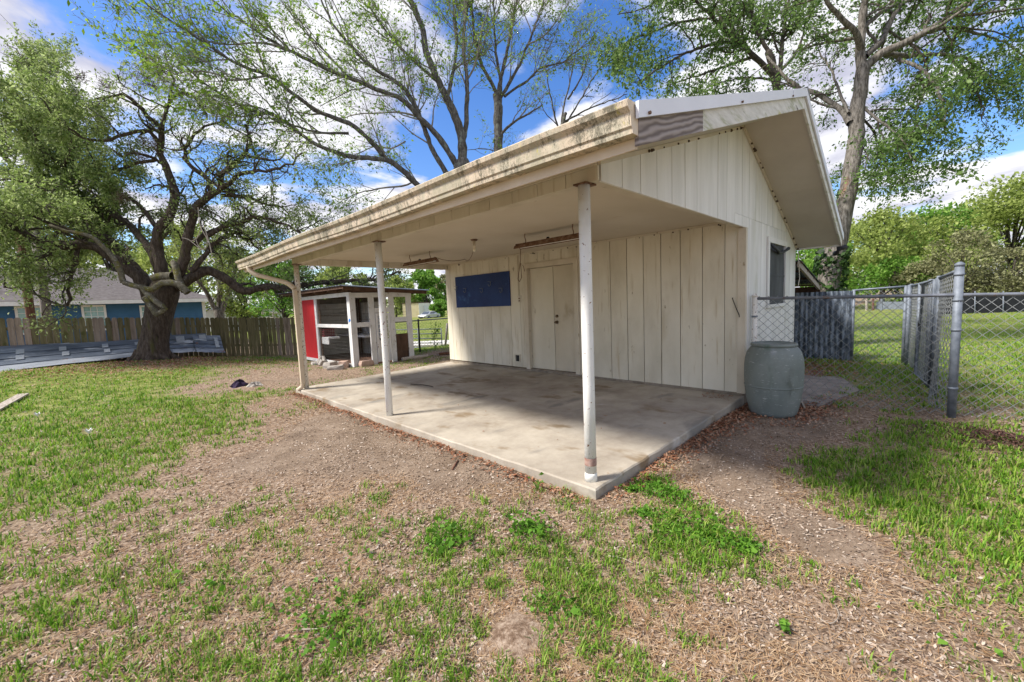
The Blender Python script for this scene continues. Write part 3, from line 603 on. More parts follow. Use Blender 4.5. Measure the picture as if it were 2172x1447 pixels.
# downspout: corrugated elbows and pipe beside the far post
def ribbed(path, r, name, mat, par, n=12):
    m = MB(); path = np.array(path, float); seg = np.linalg.norm(np.diff(path, axis=0), axis=1); L_ = np.concatenate([[0], np.cumsum(seg)])
    t_ = np.arange(0, L_[-1], .012); pts = np.stack([np.interp(t_, L_, path[:, i]) for i in range(3)], 1)
    m.tube(pts, r * (1 + .05 * (np.arange(len(pts)) % 2)), n); return m.build(name, mat, par, True)
ds = empty('downspout', (0, 0, 0), None, None); ds.parent = B; ds.matrix_parent_inverse = world_of(B).inverted()
DX, DYp = -.08, 6.50
el = []
A_ = np.array([GX - .05, 7.0, 2.37]); Bq = np.array([GX - .05, 6.99, 2.25]); Cq = np.array([-.12, 6.58, 2.03]); Dq = np.array([DX, DYp + .02, 1.92])
def bez(a, b, c, n=8): return [(1 - t) ** 2 * a + 2 * t * (1 - t) * b + t * t * c for t in np.linspace(0, 1, n)]
ribbed(bez(A_, Bq, Bq * .75 + Cq * .25, 9), .043, 'elbow', GUT_CLEAN, ds)
ribbed([Bq * .76 + Cq * .24, Bq * .12 + Cq * .88], .040, 'offset_pipe', GUT_CLEAN, ds)
ribbed(bez(Bq * .13 + Cq * .87, Cq + (Dq - Cq) * .3, Dq, 9), .043, 'elbow', GUT_CLEAN, ds)
MB().bar(Dq, (DX, DYp + .02, .12), .06, .075).build('pipe', GUT_CLEAN, ds, bevel=.01)
MB().tube([(DX, DYp + .02, .13), (DX - .01, DYp + .04, .06), (DX - .07, DYp + .09, .0)], .04, 10).build('foot_elbow', GUT_CLEAN, ds)
# posts
for y_, mt in ((0, POSTM), (3.346, POSTM), (6.58, POSTM2)):
    rr = .048 if y_ < 1 else .046
    zb_ = .002
    po = MB().tube([(0, y_, zb_), (0, y_, .8), (0, y_, 1.6), (0, y_, HB)], rr, 20).build('support_post', mt, B, True)
    if y_ < 1:
        MB().tube([(0, y_, .135), (0, y_, .20)], rr + .0015, 20, False).build('rust_band', RUSTBAND, po, True)
        MB().tube([(0, y_, .0), (0, y_, .05), (0, y_, .07)], [rr + .006, rr + .004, rr + .001], 20).build('post_foot', WHITE, po, True)
    if 1 < y_ < 5: MB().tube([(0, y_, 1.97), (0, y_, 1.99)], rr + .004, 20).build('weld_ring', POSTM2, po, True)
    MB().box(-.06, .085, y_ - .06, y_ + .06, HB - .012, HB - .001).build('post_bracket', FIXT, po)
nst = MB(); rn = random.Random(8)
def lump(c, r):
    nst.lathe([(r * .5, -r * .8), (r, -r * .3), (r * .95, r * .3), (r * .4, r * .9)], 6, c)
for k in range(17): t_ = rn.random(); x_ = XR + .1 + (XB - XR - .1) * t_; lump((x_, YG - .035, zs(x_) - .03 - rn.random() * .02), rn.uniform(.01, .022))
for k in range(14): t_ = rn.random(); x_ = .3 + (XR - .3) * t_; lump((x_, YG - .03, zs(x_) - .03), rn.uniform(.008, .02))
for k in range(16): lump((XW - .03, rn.uniform(.1, 6.4), ZC - .035 - rn.random() * .02), rn.uniform(.008, .018))
tag(nst.build('mud_nests', NEST, B), kind='stuff')
# floodlight at the rear roof corner
fld = empty('floodlight', (XO2, -.8, 2.2), 'small black twin floodlight under the rear roof corner', 'floodlight')
MB().box(XO2 - .01, XO2 + .05, -.80, -.74, 2.19, 2.27).build('mount', BLACK, fld)
for q in ((.10, -.05, 2.26), (.10, .04, 2.16)): MB().tube([(XO2 + .03, -.77, 2.22), (XO2 + .06, -.77 + q[1] * .6, 2.2 + (q[2] - 2.2) * .6), (XO2 + .13, -.77 + q[1] * 1.6, q[2])], [.015, .035, .045], 10).build('lamp_head', BLACK, fld, True)
# hanging wire at the rear corner of the gable
tag(MB().tube([(XB + .0, YG - .04, 2.33), (XB + .02, YG - .05, 2.0), (XB + .05, YG - .06, 1.75), (XB - .05, YG - .06, 1.6)], .006, 6).build('loose_wire', PLASTIC), 'loose pale wire dangling at the rear corner of the gable wall', 'wire')

# ---------------------------------------------------------------- things on the porch
pb = empty('pegboard', (XW - .02, 5.42, 1.81), 'dark blue pegboard panel hung on the porch wall', 'pegboard')
MB().box(XW - .026, XW - .004, 4.47, 6.365, 1.435, 2.185).build('panel', BLUE, pb)
rb_ = MB()
for k in range(44): rb_.box(XW - .0285, XW - .0262, 4.475, 6.36, 1.442 + k * .0168, 1.449 + k * .0168)
tag(rb_.build('ribbing', BLUE, pb), kind='stuff')
for (y_, z_) in ((6.28, 1.93), (5.94, 1.86), (5.33, 1.83), (5.05, 1.965), (4.68, 1.80)):
    MB().tube([(XW - .03, y_, z_ + .03), (XW - .05, y_, z_ + .02), (XW - .055, y_, z_ - .05), (XW - .08, y_ + .01, z_ - .075), (XW - .10, y_ + .03, z_ - .03)], .007, 6).build('hook', GALV, pb)
    MB().tube([(XW - .03, y_ + .13, z_ + .035), (XW - .034, y_ + .02, z_ + .03)], .004, 5).build('hook', GALV, pb)
def fixture(c, ln, label, dirv=(0, 1, 0), tilt=0):
    e = empty('fluorescent_fixture', (c[0], c[1], c[2] - .02), label, 'light fixture', 'fluorescent shop lights under the porch ceiling')
    m = MB(); x, y, z = c; a, b = y - ln / 2, y + ln / 2
    pr = [(-.075, 0), (-.055, .045), (-.03, .05), (-.028, .075), (.028, .075), (.03, .05), (.055, .045), (.075, 0), (.065, .0), (.045, .035), (-.045, .035), (-.065, 0)]
    m.hexa([(x + p, a, z + q + tilt * -ln / 2) for p, q in pr], [(x + p, b, z + q + tilt * ln / 2) for p, q in pr]); m.build('reflector', FIXT, e)
    for s_ in (-.03, .03): MB().tube([(x + s_, a + .05, z + .018 - tilt * ln / 2), (x + s_, b - .05, z + .018 + tilt * ln / 2)], .012, 8).build('tube', WHITE, e, True)
    for yy in (a + .18, b - .18):
        MB().tube([(x, yy, z + .075), (x + .015, yy, z + .1), (x - .01, yy, ZC - .05), (x, yy, ZC)], .007, 6).build('hanger', FIXT, e)
    MB().tube([(x, y, z + .07), (x, y, z + .1)], [.03, .02], 8).build('switch_knob', BLACK, e)
    return e
fixture((1.72, 5.0, 2.31), 1.05, 'rusty shop light hanging nearer the coop end of the porch')
fixture((1.86, 1.92, 2.31), 1.24, 'rusty shop light hanging by the front pipe post')
ls = empty('lamp_socket', (1.55, 3.17, ZC), 'bare bulb lamp holder fixed to the middle of the porch ceiling', 'lamp')
MB().tube([(1.55, 3.17, ZC), (1.55, 3.17, ZC - .022)], [.058, .05], 16).build('canopy', FIXT, ls, True)
MB().tube([(1.55, 3.17, ZC - .02), (1.55, 3.17, ZC - .08), (1.55, 3.17, ZC - .085), (1.55, 3.17, ZC - .13)], [.022, .02, .026, .024], 12).build('socket', PLASTIC, ls, True)
MB().tube([(1.55, 3.17, ZC - .12), (1.55, 3.17, ZC - .15), (1.55, 3.17, ZC - .18), (1.55, 3.17, ZC - .195)], [.016, .03, .028, .012], 12).build('bulb', BULB, ls, True)
def sag(a, b, d, n=14):
    a = np.array(a); b = np.array(b); return [a + (b - a) * t - np.array([0, 0, d * 4 * t * (1 - t)]) for t in np.linspace(0, 1, n)]
tag(MB().tube(sag((1.56, 3.18, ZC - .12), (2.5, 4.6, ZC - .12), .10) + sag((2.5, 4.6, ZC - .12), (1.74, 4.54, 2.40), .05), .005, 6).build('extension_cord', CORD), 'brown cord looping from the bulb holder to the coop end light', 'cord')
tag(MB().tube([(1.9, 2.5, 2.31), (1.91, 2.52, 2.15), (1.92, 2.56, 2.02), (1.92, 2.60, 1.86), (1.9, 2.55, 1.82), (1.9, 2.50, 1.88), (1.91, 2.52, 2.1), (1.93, 2.48, 2.05), (1.93, 2.46, 1.97)], .006, 6).build('extension_cord', CORD), 'coiled brown plug cord dangling from the front shop light', 'cord')
tag(MB().tube([(XW - .004, .02, 1.44), (XW - .03, .02, 1.44), (XW - .03, -.03, 1.30), (XW - .03, -.07, 1.20), (XW - .05, -.08, 1.17)], .006, 6).build('wire_hook', BLACK), 'bent black wire hook on the porch wall near the barrel', 'hook')
tag(MB().tube(bez(np.array([1.35, 5.0, .035]), np.array([1.5, 4.7, .035]), np.array([1.45, 4.4, .03]), 8), .007, 5).build('dead_twig', BARK_TWIG), 'thin dark twig lying on the patio slab', 'twig')

# ---------------------------------------------------------------- barrel and leaning board
bc = G(1638, 874); bx, by, bz = 3.36, -.55, ground_z(3.36, -.55)
bar = empty('barrel', (bx, by, bz), 'open grey plastic barrel standing at the gable corner', 'barrel')
pr = [(.245, .0), (.27, .015), (.288, .06), (.318, .2), (.342, .38), (.350, .52), (.350, .66), (.342, .76), (.318, .85), (.28, .905), (.255, .925)]
pr = [(a * .95, b * .97) for a, b in pr]; pr2 = pr + [(.242, .925), (.233, .925), (.231, .89), (.285, .81), (.318, .48), (.266, .05)]
b_ = MB(); b_.lathe(pr2, 40, (bx, by, bz)); b_.build('body', BARREL, bar, True)
MB().lathe([(.243, .897), (.258, .90), (.262, .917), (.258, .933), (.2375, .937), (.228, .926)], 40, (bx, by, bz)).build('rim', BARREL, bar, True)
for z_, rr in ((.39, .3292), (.60, .3300)): MB().lathe([(rr - .004, z_ - .012), (rr + .004, z_), (rr - .004, z_ + .012)], 40, (bx, by, bz)).build('hoop_ridge', BARREL, bar, True)
q0 = G(1706, 866); q1 = np.array([3.75, -.62, .42])
tag(MB().bar((q0[0], q0[1], q0[2]), q1, .07, .02).build('leaning_board', ROUGHWOOD, bevel=.003), 'short grey board leaning against the back of the barrel', 'board')

# ================================================================ WOODEN FENCE
FYY = 17.0
ftop = lambda x: np.interp(x, [-9, -4.7, -3.3, -1.65, .62, 3.28, 6], [1.84, 1.68, 1.61, 1.52, 1.40, 1.26, 1.16])
fence = empty('picket_fence', (-1, FYY, .1), 'weathered dark wooden picket fence behind the oak', 'fence')
def picket_mesh(mat, k):
    rs = random.Random(k); w_ = .0675 + rs.uniform(-.003, .003); e = .03
    p = [(-w_, 0), (w_, 0), (w_, 1 - e), (w_ - .022, 1 - .006), (w_ - .04, 1), (-w_ + .04, 1), (-w_ + .022, 1 - .006), (-w_, 1 - e)]
    m = MB().hexa([(a, -.009, b) for a, b in p], [(a, .009, b) for a, b in p]); return m.mesh('picket', mat)
pm = [picket_mesh(FENCE_A, k) for k in range(4)] + [picket_mesh(FENCE_B, 9)]
rs = random.Random(21); x = -8.4
while x < 4.6:
    me = pm[4] if rs.random() < .17 else pm[rs.randrange(4)]
    z0 = float(gz(x, FYY)) - .01; h_ = float(ftop(x)) - z0 + rs.uniform(-.012, .012)
    o = link('picket', me, fence); o.location = (x, FYY + rs.uniform(-.006, .006), z0); o.scale = (1, 1, h_); o.rotation_euler = (rs.uniform(-.012, .012), rs.uniform(-.012, .012), rs.uniform(-.04, .04))
    x += .146 + rs.uniform(-.003, .006)
for fz in (.28, .78):
    for a, b in ((-8.5, -4.8), (-4.8, -2.4), (-2.4, 0), (0, 2.4), (2.4, 4.7)):
        za = gz(a, FYY) + (ftop(a) - gz(a, FYY)) * fz; zb_ = gz(b, FYY) + (ftop(b) - gz(b, FYY)) * fz
        MB().bar((a + .002, FYY + .035, za), (b - .002, FYY + .035, zb_), .04, .09).build('rail', FENCE_A, fence)
for a in (-7.2, -4.8, -2.4, 0, 2.4): MB().box(a - .045, a + .045, FYY + .056, FYY + .146, float(gz(a, FYY)) - .05, float(ftop(a)) - .1).build('post', FENCE_B, fence)

# ---------------------------------------------------------------- tin sheets leaning on the fence
def tin_sheet(x0, x1, zb0, zb1, zt0, zt1, yb, yt, label, patches=(), flare=True):
    e = empty('tin_sheet', ((x0 + x1) / 2, yb, min(zb0, zb1)), label, 'metal sheet', 'roofing sheets leaning on the wooden fence')
    ns = 4
    for s_ in range(ns):
        t0, t1 = s_ / ns, (s_ + 1) / ns + .02; nr = 9; m = MB(); prof = []
        for j in range(nr):
            q_ = j / (nr - 1); t = t0 + (t1 - t0) * q_
            prof.append((t, (-.10 * max(0, 1 - t / .2) if flare else 0) - .034 * (1 - q_) - (.010 if j in (2, 5) else 0)))
        for i in range(8):
            u_ = i / 7; xa = x0 + (x1 - x0) * u_; a = zb0 + (zb1 - zb0) * u_ + .010 * math.sin(i * 2.1 + s_); b = zt0 + (zt1 - zt0) * u_
            m.v += [(xa, yb + (yt - yb) * t ** .8 + off, a + (b - a) * t) for t, off in prof]
        m.f = [(s * nr + i, (s + 1) * nr + i, (s + 1) * nr + i + 1, s * nr + i + 1) for s in range(7) for i in range(nr - 1)]
        o = m.build('rib_strip', TIN_LIGHT if (flare and s_ == 0) else TIN, e); sdm = o.modifiers.new('solid', 'SOLIDIFY'); sdm.thickness = .006
    for (u, t0, t1, wd) in patches:
        pm_ = MB(); rows = 7
        for j in range(rows):
            t = t0 + (t1 - t0) * j / (rows - 1)
            for uu in (u - wd / 2, u + wd / 2):
                a = zb0 + (zb1 - zb0) * uu; b = zt0 + (zt1 - zt0) * uu
                pm_.v.append((x0 + (x1 - x0) * uu, yb + (yt - yb) * t ** .8 - .052 + (-.10 * max(0, 1 - t / .16) if flare else 0), a + (b - a) * t))
        pm_.f = [(2 * j, 2 * j + 1, 2 * j + 3, 2 * j + 2) for j in range(rows - 1)]
        q = pm_.build('bright_patch', TIN_PATCH, e); qq = q.modifiers.new('solid', 'SOLIDIFY'); qq.thickness = .003
    return e
tin_sheet(-6.6, -1.15, .15, .33, .84, .775, 16.05, 16.86, 'long grey ribbed tin sheet on the ground left of the oak', ((.405, .42, .62, .03), (.405, .68, .88, .03), (.57, .42, .62, .028), (.56, .68, .88, .028), (.73, .66, .88, .026), (.735, .38, .58, .026), (.87, .66, .86, .022)))
tin_sheet(-6.9, -3.4, .22, .32, .90, .82, 16.30, 16.93, 'second tin sheet showing behind the long one at the left edge', flare=False)
tin_sheet(-1.12, .05, .28, .22, .86, .84, 16.45, 16.86, 'short grey tin sheet right of the oak trunk', ((.35, .55, .92, .2), (.9, .1, .95, .17)))
tin_sheet(-.35, .48, .24, .12, .80, .72, 16.30, 16.82, 'curled end tin sheet with bent lip right of the oak', ((.8, .3, .9, .14),))

# ================================================================ CHICKEN COOP
coop = empty('chicken_coop', (3.1, 11, -.05), 'white framed chicken coop with a red side panel', 'coop')
CX0, CX1, CY0, CY1, CZ = 2.13, 4.03, 9.16, 13.05, 1.97
gc_ = -.09
def cb(x0, x1, y0, y1, z0, z1, name, mat, par=coop): return MB().box(x0, x1, y0, y1, z0, z1).build(name, mat, par, bevel=.003)
# corner posts and studs
cb(CX0, CX0 + .09, CY0, CY0 + .09, gc_, CZ - .11, 'corner_post', COOPW); cb(CX0 - .012, CX0 - .001, CY0 - .012, CY0 + .17, gc_, CZ - .11, 'post_facing', COOPW); cb(CX0 - .001, CX0 + .15, CY0 - .012, CY0 - .001, gc_, CZ - .11, 'post_facing', COOPW)
for a, b in ((2.67, 2.83), (3.30, 3.45), (3.86, 4.03)): cb(a, b, CY0, CY0 + .05, gc_, CZ - .11, 'post', COOPW)
cb(CX0, CX0 + .05, 11.62, 11.76, gc_, CZ - .11, 'post', COOPW); cb(CX0 + .06, CX0 + .10, 11.52, 11.60, gc_, CZ - .11, 'post', DARKWOOD)
cb(CX0, CX0 + .05, 12.95, 13.05, gc_, CZ - .11, 'post', COOPW)
cb(CX0 - .014, CX0 + .05, CY0 - .014, CY1, CZ - .109, CZ, 'top_plate', COOPW); cb(CX0 + .051, CX1 + .01, CY0 - .014, CY0 + .05, CZ - .155, CZ - .02, 'top_plate', COOPW)
rp = cb(CX0 - .004, CX0 + .03, 11.765, 12.945, -.02, CZ - .112, 'red_panel', COOP_RED); tag(rp, 'bright red plywood side panel')
cb(CX0 - .01, CX0 + .05, CY0 + .18, 11.615, .99, 1.09, 'rail', COOPW); cb(CX0 + .155, 2.665, CY0 + .002, CY0 + .04, 1.0, 1.13, 'rail', COOPW); cb(3.455, 3.855, CY0 + .002, CY0 + .04, 1.08, 1.22, 'rail', COOPW); cb(2.835, 3.295, CY0 - .004, CY0 + .04, 1.38, 1.52, 'lintel', COOPW)
cb(CX0 - .02, CX0 + .07, CY0 + .2, 13.0, gc_ - .02, -.02, 'sill_board', COOPW)
cb(3.455, 3.855, CY0 + .01, CY0 + .03, gc_, .72, 'lower_panel', DARKWOOD)
# coop door
cdo = empty('coop_door', (0, 0, 0), None, None); cdo.parent = coop; cdo.matrix_parent_inverse = world_of(coop).inverted()
for a, b, c, d in ((2.845, 2.905, -.03, 1.36), (3.225, 3.285, -.03, 1.36), (2.906, 3.224, 1.28, 1.36), (2.906, 3.224, .55, .62), (2.906, 3.224, -.03, .10)): cb(a, b, CY0 - .012, CY0 + .02, c, d, 'stile', COOPW, cdo)
cb(2.906, 3.224, CY0 + .004, CY0 + .012, .10, .55, 'lower_panel', COOPW, cdo)
for k in range(5): cb(2.915, 3.215, CY0 - .002, CY0 + .006, .66 + k * .125, .69 + k * .125, 'slat', COOPW, cdo)
MB().tube([(2.93, CY0 - .02, .60), (2.97, CY0 - .04, .63), (3.0, CY0 - .02, .59)], .03, 8).build('latch', DARKWOOD, cdo, True)
# tape mark on the corner post
tag(MB().hexa([(CX0 - .018, CY0 + .0, 1.20), (CX0 - .018, CY0 + .12, 1.14), (CX0 - .018, CY0 + .11, 1.22), (CX0 - .018, CY0 + .05, 1.26)], [(CX0 - .0125, CY0 + .0, 1.20), (CX0 - .0125, CY0 + .12, 1.14), (CX0 - .0125, CY0 + .11, 1.22), (CX0 - .0125, CY0 + .05, 1.26)]).build('tape_scrap', BLUETAPE, coop), 'scrap of bright blue tape on the corner post')
# block walls
bk = MB().box(-.195, .195, -.05, .05, -.095, .095).mesh('block', BLOCK)
bw = MB().box(CX0 + .06, CX1 - .0, CY1 - .02, CY1 + .04, gc_, 1.9).build('rear_wall', SILL, coop)
for r_ in range(9):
    for k in range(5):
        xx = CX0 + .26 + k * .4 + (.2 if r_ % 2 else 0)
        if xx > CX1 - .2: continue
        o = link('block', bk, bw); o.location = (xx, CY1 - .06, r_ * .2 + .03)
sw = MB().box(CX1 - .05, CX1 + .01, 10.7, CY1 - .025, gc_, 1.9).build('side_wall', SILL, coop)
for r_ in range(9):
    for k in range(6):
        yy = 10.92 + k * .4 + (.2 if r_ % 2 else 0)
        if yy > CY1 - .3: continue
        o = link('block', bk, sw); o.location = (CX1 - .085, yy, r_ * .2 + .03); o.rotation_euler = (0, 0, math.pi / 2)
cb(CX0 + .06, CX1 - .15, CY0 + .06, CY1 - .12, gc_ - .02, -.055, 'litter_floor', material('coop_litter', [(.3, (.09, .045, .03)), (.7, (.2, .11, .07))], 12, 7, .95, .6, 30))
sh = cb(3.2, 3.9, 10.6, 12.8, .60, .66, 'shelf', COOPW); cb(2.2, 2.55, 11.0, 12.9, .62, .68, 'shelf', COOPW); cb(2.2, 2.24, 11.0, 12.9, .46, .61, 'shelf_board', COOPW)
cb(3.15, 3.24, 11.2, 11.29, gc_, 1.85, 'inner_post', DARKWOOD); cb(3.75, 3.85, 12.2, 12.3, gc_, 1.85, 'inner_post', DARKWOOD)
cb(2.5, 3.9, 12.75, 12.8, 1.3, 1.36, 'roost_bar', ROUGHWOOD)
# welded wire
wm = MB()
def wgrid(p0, p1, z0, z1, s=.07):
    p0 = np.array(p0, float); p1 = np.array(p1, float); L_ = np.linalg.norm(p1 - p0); n = int(L_ / s)
    for i in range(1, n):
        q = p0 + (p1 - p0) * i / n; wm.box(q[0] - .0013, q[0] + .0013, q[1] - .0013, q[1] + .0013, z0, z1)
    for j in range(1, int((z1 - z0) / (s * 1.4))):
        z = z0 + j * s * 1.4; wm.bar((*p0, z), (*p1, z), .0024, .0024)
wgrid((CX0 + .03, CY0 + .18), (CX0 + .03, 11.6), 0, 1.85); wgrid((CX0 + .16, CY0 + .045), (2.66, CY0 + .045), 0, 1.8); wgrid((3.46, CY0 + .045), (3.85, CY0 + .045), 0, 1.8)
wgrid((CX1 - .02, CY0 + .1), (CX1 - .02, 10.65), 0, 1.8)
tag(wm.build('wire_mesh', WIRE_D, coop), kind='stuff')
# roof
rf = MB(); pr = []
for k in range(0, 60): pr.append((8.82 + k * .09, .012 * (1 if k % 2 else -1)))
zr = lambda x: 2.135 - .055 * (x - 1.85)
rf.v = [(1.80, y, zr(1.80) + h) for y, h in pr] + [(4.5, y, zr(4.5) + h) for y, h in pr]; nn = len(pr)
rf.f = [(i, i + 1, nn + i + 1, nn + i) for i in range(nn - 1)]
ro = rf.build('roof', TIN, coop); s2 = ro.modifiers.new('solid', 'SOLIDIFY'); s2.thickness = .006
for y in (8.92, 9.9, 10.9, 11.9, 12.95, 13.9): MB().bar((1.86, y, zr(1.86) - .07), (4.42, y, zr(4.42) - .07), .04, .09).build('rafter', DARKWOOD, ro)
MB().bar((1.86, 8.86, zr(1.86) - .05), (1.86, 14.1, zr(1.86) - .05), .03, .07).build('purlin', DARKWOOD, ro); MB().bar((4.40, 8.86, zr(4.40) - .05), (4.40, 14.1, zr(4.40) - .05), .03, .07).build('purlin', DARKWOOD, ro)
cb(CX0 + .01, CX0 + .03, CY0 + .1, CY1, CZ + .003, 2.05, 'eave_board', DARKWOOD); cb(CX0 + .1, CX1, CY0 + .01, CY0 + .03, CZ - .018, 2.02, 'eave_board', DARKWOOD)
# crates on the shelf inside
def crate(c, mat, label):
    e = empty('egg_crate', c, label, 'crate'); x, y, z = c; w_ = .17; d_ = .2; h_ = .24
    MB().box(x - w_, x + w_, y - d_, y + d_, z, z + .015).build('floor', mat, e)
    for j in range(4):
        zz = z + .02 + j * .062
        for (a, b, c1, d1) in ((x - w_, x + w_, y - d_, y - d_ + .012), (x - w_, x + w_, y + d_ - .012, y + d_), (x - w_, x - w_ + .012, y - d_ + .013, y + d_ - .013), (x + w_ - .012, x + w_, y - d_ + .013, y + d_ - .013)): MB().box(a, b, c1, d1, zz, zz + .03).build('slat', mat, e)
    for sx in (-1, 1):
        for sy in (-1, 0, 1): MB().box(x + sx * (w_ - .02) - .012, x + sx * (w_ - .02) + .006, y + sy * (d_ - .03) - .012, y + sy * (d_ - .03) + .012, z + .015, z + h_).build('upright', mat, e)
crate((2.38, 12.55, .685), WHITE, 'white plastic crate on the coop shelf'); crate((2.38, 12.05, .685), REDCRATE, 'dark red plastic crate next to the white one in the coop'); crate((2.38, 11.55, .685), REDCRATE, 'dark red plastic crate nearest the wire in the coop')

# ---------------------------------------------------------------- loose blocks by the coop
def rock(name, c, s, mat, label, cat, seed, boxy=True, rz=0, group=None):
    r_ = random.Random(seed); bmv = []; n = 4
    m = MB()
    if boxy:
        pts = []
        for z in (0, .5, 1):
            for k, (a, b) in enumerate(((-1, -1), (0, -1.04), (1, -1), (1.05, 0), (1, 1), (0, 1.03), (-1, 1), (-1.04, 0))):
                sh = 1 - (.12 if z == 1 else 0.03 if z == 0 else -.02)
                pts.append((a * s[0] / 2 * sh + r_.uniform(-.01, .01), b * s[1] / 2 * sh + r_.uniform(-.01, .01), z * s[2] + r_.uniform(-.008, .008)))
        m.add(pts, [tuple(range(8))[::-1], tuple(range(16, 24))] + [(l * 8 + i, l * 8 + (i + 1) % 8, (l + 1) * 8 + (i + 1) % 8, (l + 1) * 8 + i) for l in range(2) for i in range(8)])
    else:
        rows = 12; cols = 18; pts = []
        kk = [[r_.uniform(-1, 1) for _ in range(9)] for _ in range(5)]
        for j in range(rows + 1):
            ph = math.pi * j / rows
            for i in range(cols):
                th = 2 * math.pi * i / cols; k = 1 + .16 * math.sin(2 * th + seed) * math.sin(2 * ph) + .13 * math.sin(3 * th + 2.3 * ph + seed) + .10 * math.sin(5 * th - 4 * ph) + r_.uniform(-.09, .09)
                pts.append((math.sin(ph) * math.cos(th) * s[0] / 2 * k, math.sin(ph) * math.sin(th) * s[1] / 2 * k, (.5 - .5 * math.cos(ph)) * s[2] * (1 + .25 * math.sin(2 * th + 3 * ph + seed) + r_.uniform(-.06, .06))))
        m.add(pts, [(j * cols + i, j * cols + (i + 1) % cols, (j + 1) * cols + (i + 1) % cols, (j + 1) * cols + i) for j in range(rows) for i in range(cols)])
    o = m.build(name, mat, None, False, .006 if boxy else 0); o.location = (c[0], c[1], ground_z(c[0], c[1]) - .015 + (c[2] if len(c) > 2 else 0)); o.rotation_euler = (0, 0, rz); tag(o, label, cat, group)
gb = 'loose blocks piled at the coop corner'
rock('stone_block', (1.80, 10.55), (.26, .3, .24), STONE, 'rounded grey lump of concrete by the red panel', 'block', 1, False, group=gb)
rock('stone_block', (1.72, 9.75), (.34, .24, .17), STONE, 'squared pale block left of the others at the coop corner', 'block', 2, True, .5, gb)
rock('stone_block', (1.62, 9.18), (.40, .2, .12), STONE, 'flat pale block lying in front of the pile', 'block', 3, True, -.5, gb)
rock('stone_brick', (1.94, 9.42), (.32, .22, .19), STONE_RED, 'pinkish block against the coop corner post', 'brick', 4, True, .9, gb)
rock('stone_block', (1.98, 9.9), (.2, .26, .13), STONE, 'small grey block behind the pinkish one', 'block', 5, True, .2, gb)
rock('stone_brick', (2.40, 9.02), (.36, .2, .17), STONE_RED, 'tan block at the foot of the coop front', 'brick', 6, True, .05, gb)
rock('stone_block', (1.72, 10.95), (.3, .16, .1), STONE, 'thin white slab under the red panel', 'block', 7, True, 1.4, gb)
tag(MB().tube([(3.5, 8.98, -.03), (3.9, 8.95, -.03), (4.4, 9.0, -.03)], [.06, .065, .05], 10).build('log', ROUGHWOOD), 'short grey log lying along the coop front', 'log')
tag(MB().bar((4.9, 9.1, -.03), (6.3, 8.6, -.03), .12, .07).build('old_timber', POLE_R), 'rotten brown timber lying in the grass past the coop', 'timber')
c_ = G(508, 820); rock('shrub_stump', c_, (.34, .30, .20), PURPLE, 'dark purple black clump on the bare earth', 'clump', 11, False)
c_ = G(541, 819); rock('field_stone', c_, (.34, .26, .15), STONE, 'pale rough stone next to the dark purple clump', 'rock', 12, False)
c_ = G(562, 821); rock('field_stone', c_, (.26, .2, .06), STONE, 'small flat stone right of the rough pale stone', 'rock', 13, False)
a = G(-30, 884); b = G(50, 840)
tag(MB().bar((a[0], a[1], a[2] + .03), (b[0], b[1], b[2] + .035), .17, .035).build('weathered_board', ROUGHWOOD, bevel=.004), 'silvery grey plank lying in the grass at the left edge', 'plank')

# ================================================================ CHAIN LINK FENCES
def chain_mesh(p0, p1, zb, zt, par, name='mesh', mat=WIRE, s=.055, r=.0045, sag_=0):
    p0 = np.array(p0, float); p1 = np.array(p1, float); d = p1 - p0; Ln = np.linalg.norm(d); d /= Ln; nrm = np.array([-d[1], d[0]])
    nw = int(Ln / s); nz = int((max(zt) - min(zb)) / s); V = []; F = []; base = 0
    for i in range(nw):
        j = np.arange(nz + 1); u = (i + (j + i) % 2 * 1.0) * s
        f = j / nz; t = np.clip(u / Ln, 0, 1)
        z = (zb[0] + (zb[1] - zb[0]) * t) * (1 - f) + (zt[0] + (zt[1] - zt[0]) * t) * f
        bow = sag_ * np.sin(np.pi * t) * (1 - f)
        pts = np.stack([p0[0] + d[0] * u + nrm[0] * (.003 * (-1) ** j + bow), p0[1] + d[1] * u + nrm[1] * (.003 * (-1) ** j + bow), z], 1)
        v, fc = tube_np(pts, np.full(len(pts), r), 3); V.append(v); F.append(np.array(fc) + base); base += len(v)
    me = np_mesh(name, np.concatenate(V), np.concatenate(F), mat); o = link(name, me, par); tag(o, kind='stuff'); return o
def pipe(a, b, r, name, mat, par, n=12, cap_r=0):
    o = MB().tube([a, b], r, n).build(name, mat, par, True); return o
def cap(p, r, par, mat=GALV): MB().tube([(p[0], p[1], p[2]), (p[0], p[1], p[2] + .025), (p[0], p[1], p[2] + .05)], [r * 1.12, r * 1.1, r * .35], 12).build('post_cap', mat, par, True)
fa_ = empty('chain_link_fence', (4.3, -2, 0), 'low chain link fence running from the gable wall to the right edge', 'fence')
A0 = (3.88, -.19); A1 = (4.37, -2.19); dA = np.array(A1) - np.array(A0); dA /= np.linalg.norm(dA); A2 = tuple(np.array(A1) + dA * 5.5)
zr0, zr1, zr2 = 1.415, 1.375, 1.24
pipe((*A0, -.1), (*A0, 1.44), .036, 'post', POSTM2, fa_); cap((*A0, 1.44), .036, fa_, POSTM2)
rl = MB().tube([(A0[0], A0[1], zr0), (A1[0], A1[1], zr1), (A2[0], A2[1], zr2)], .021, 12).build('top_rail', GALV_L, fa_, True)
chain_mesh(A0, A1, (-.04, -.06), (zr0 + .03, zr1 + .03), fa_); chain_mesh(A1, A2, (-.06, -.1), (zr1 + .02, zr2 + .02), fa_)
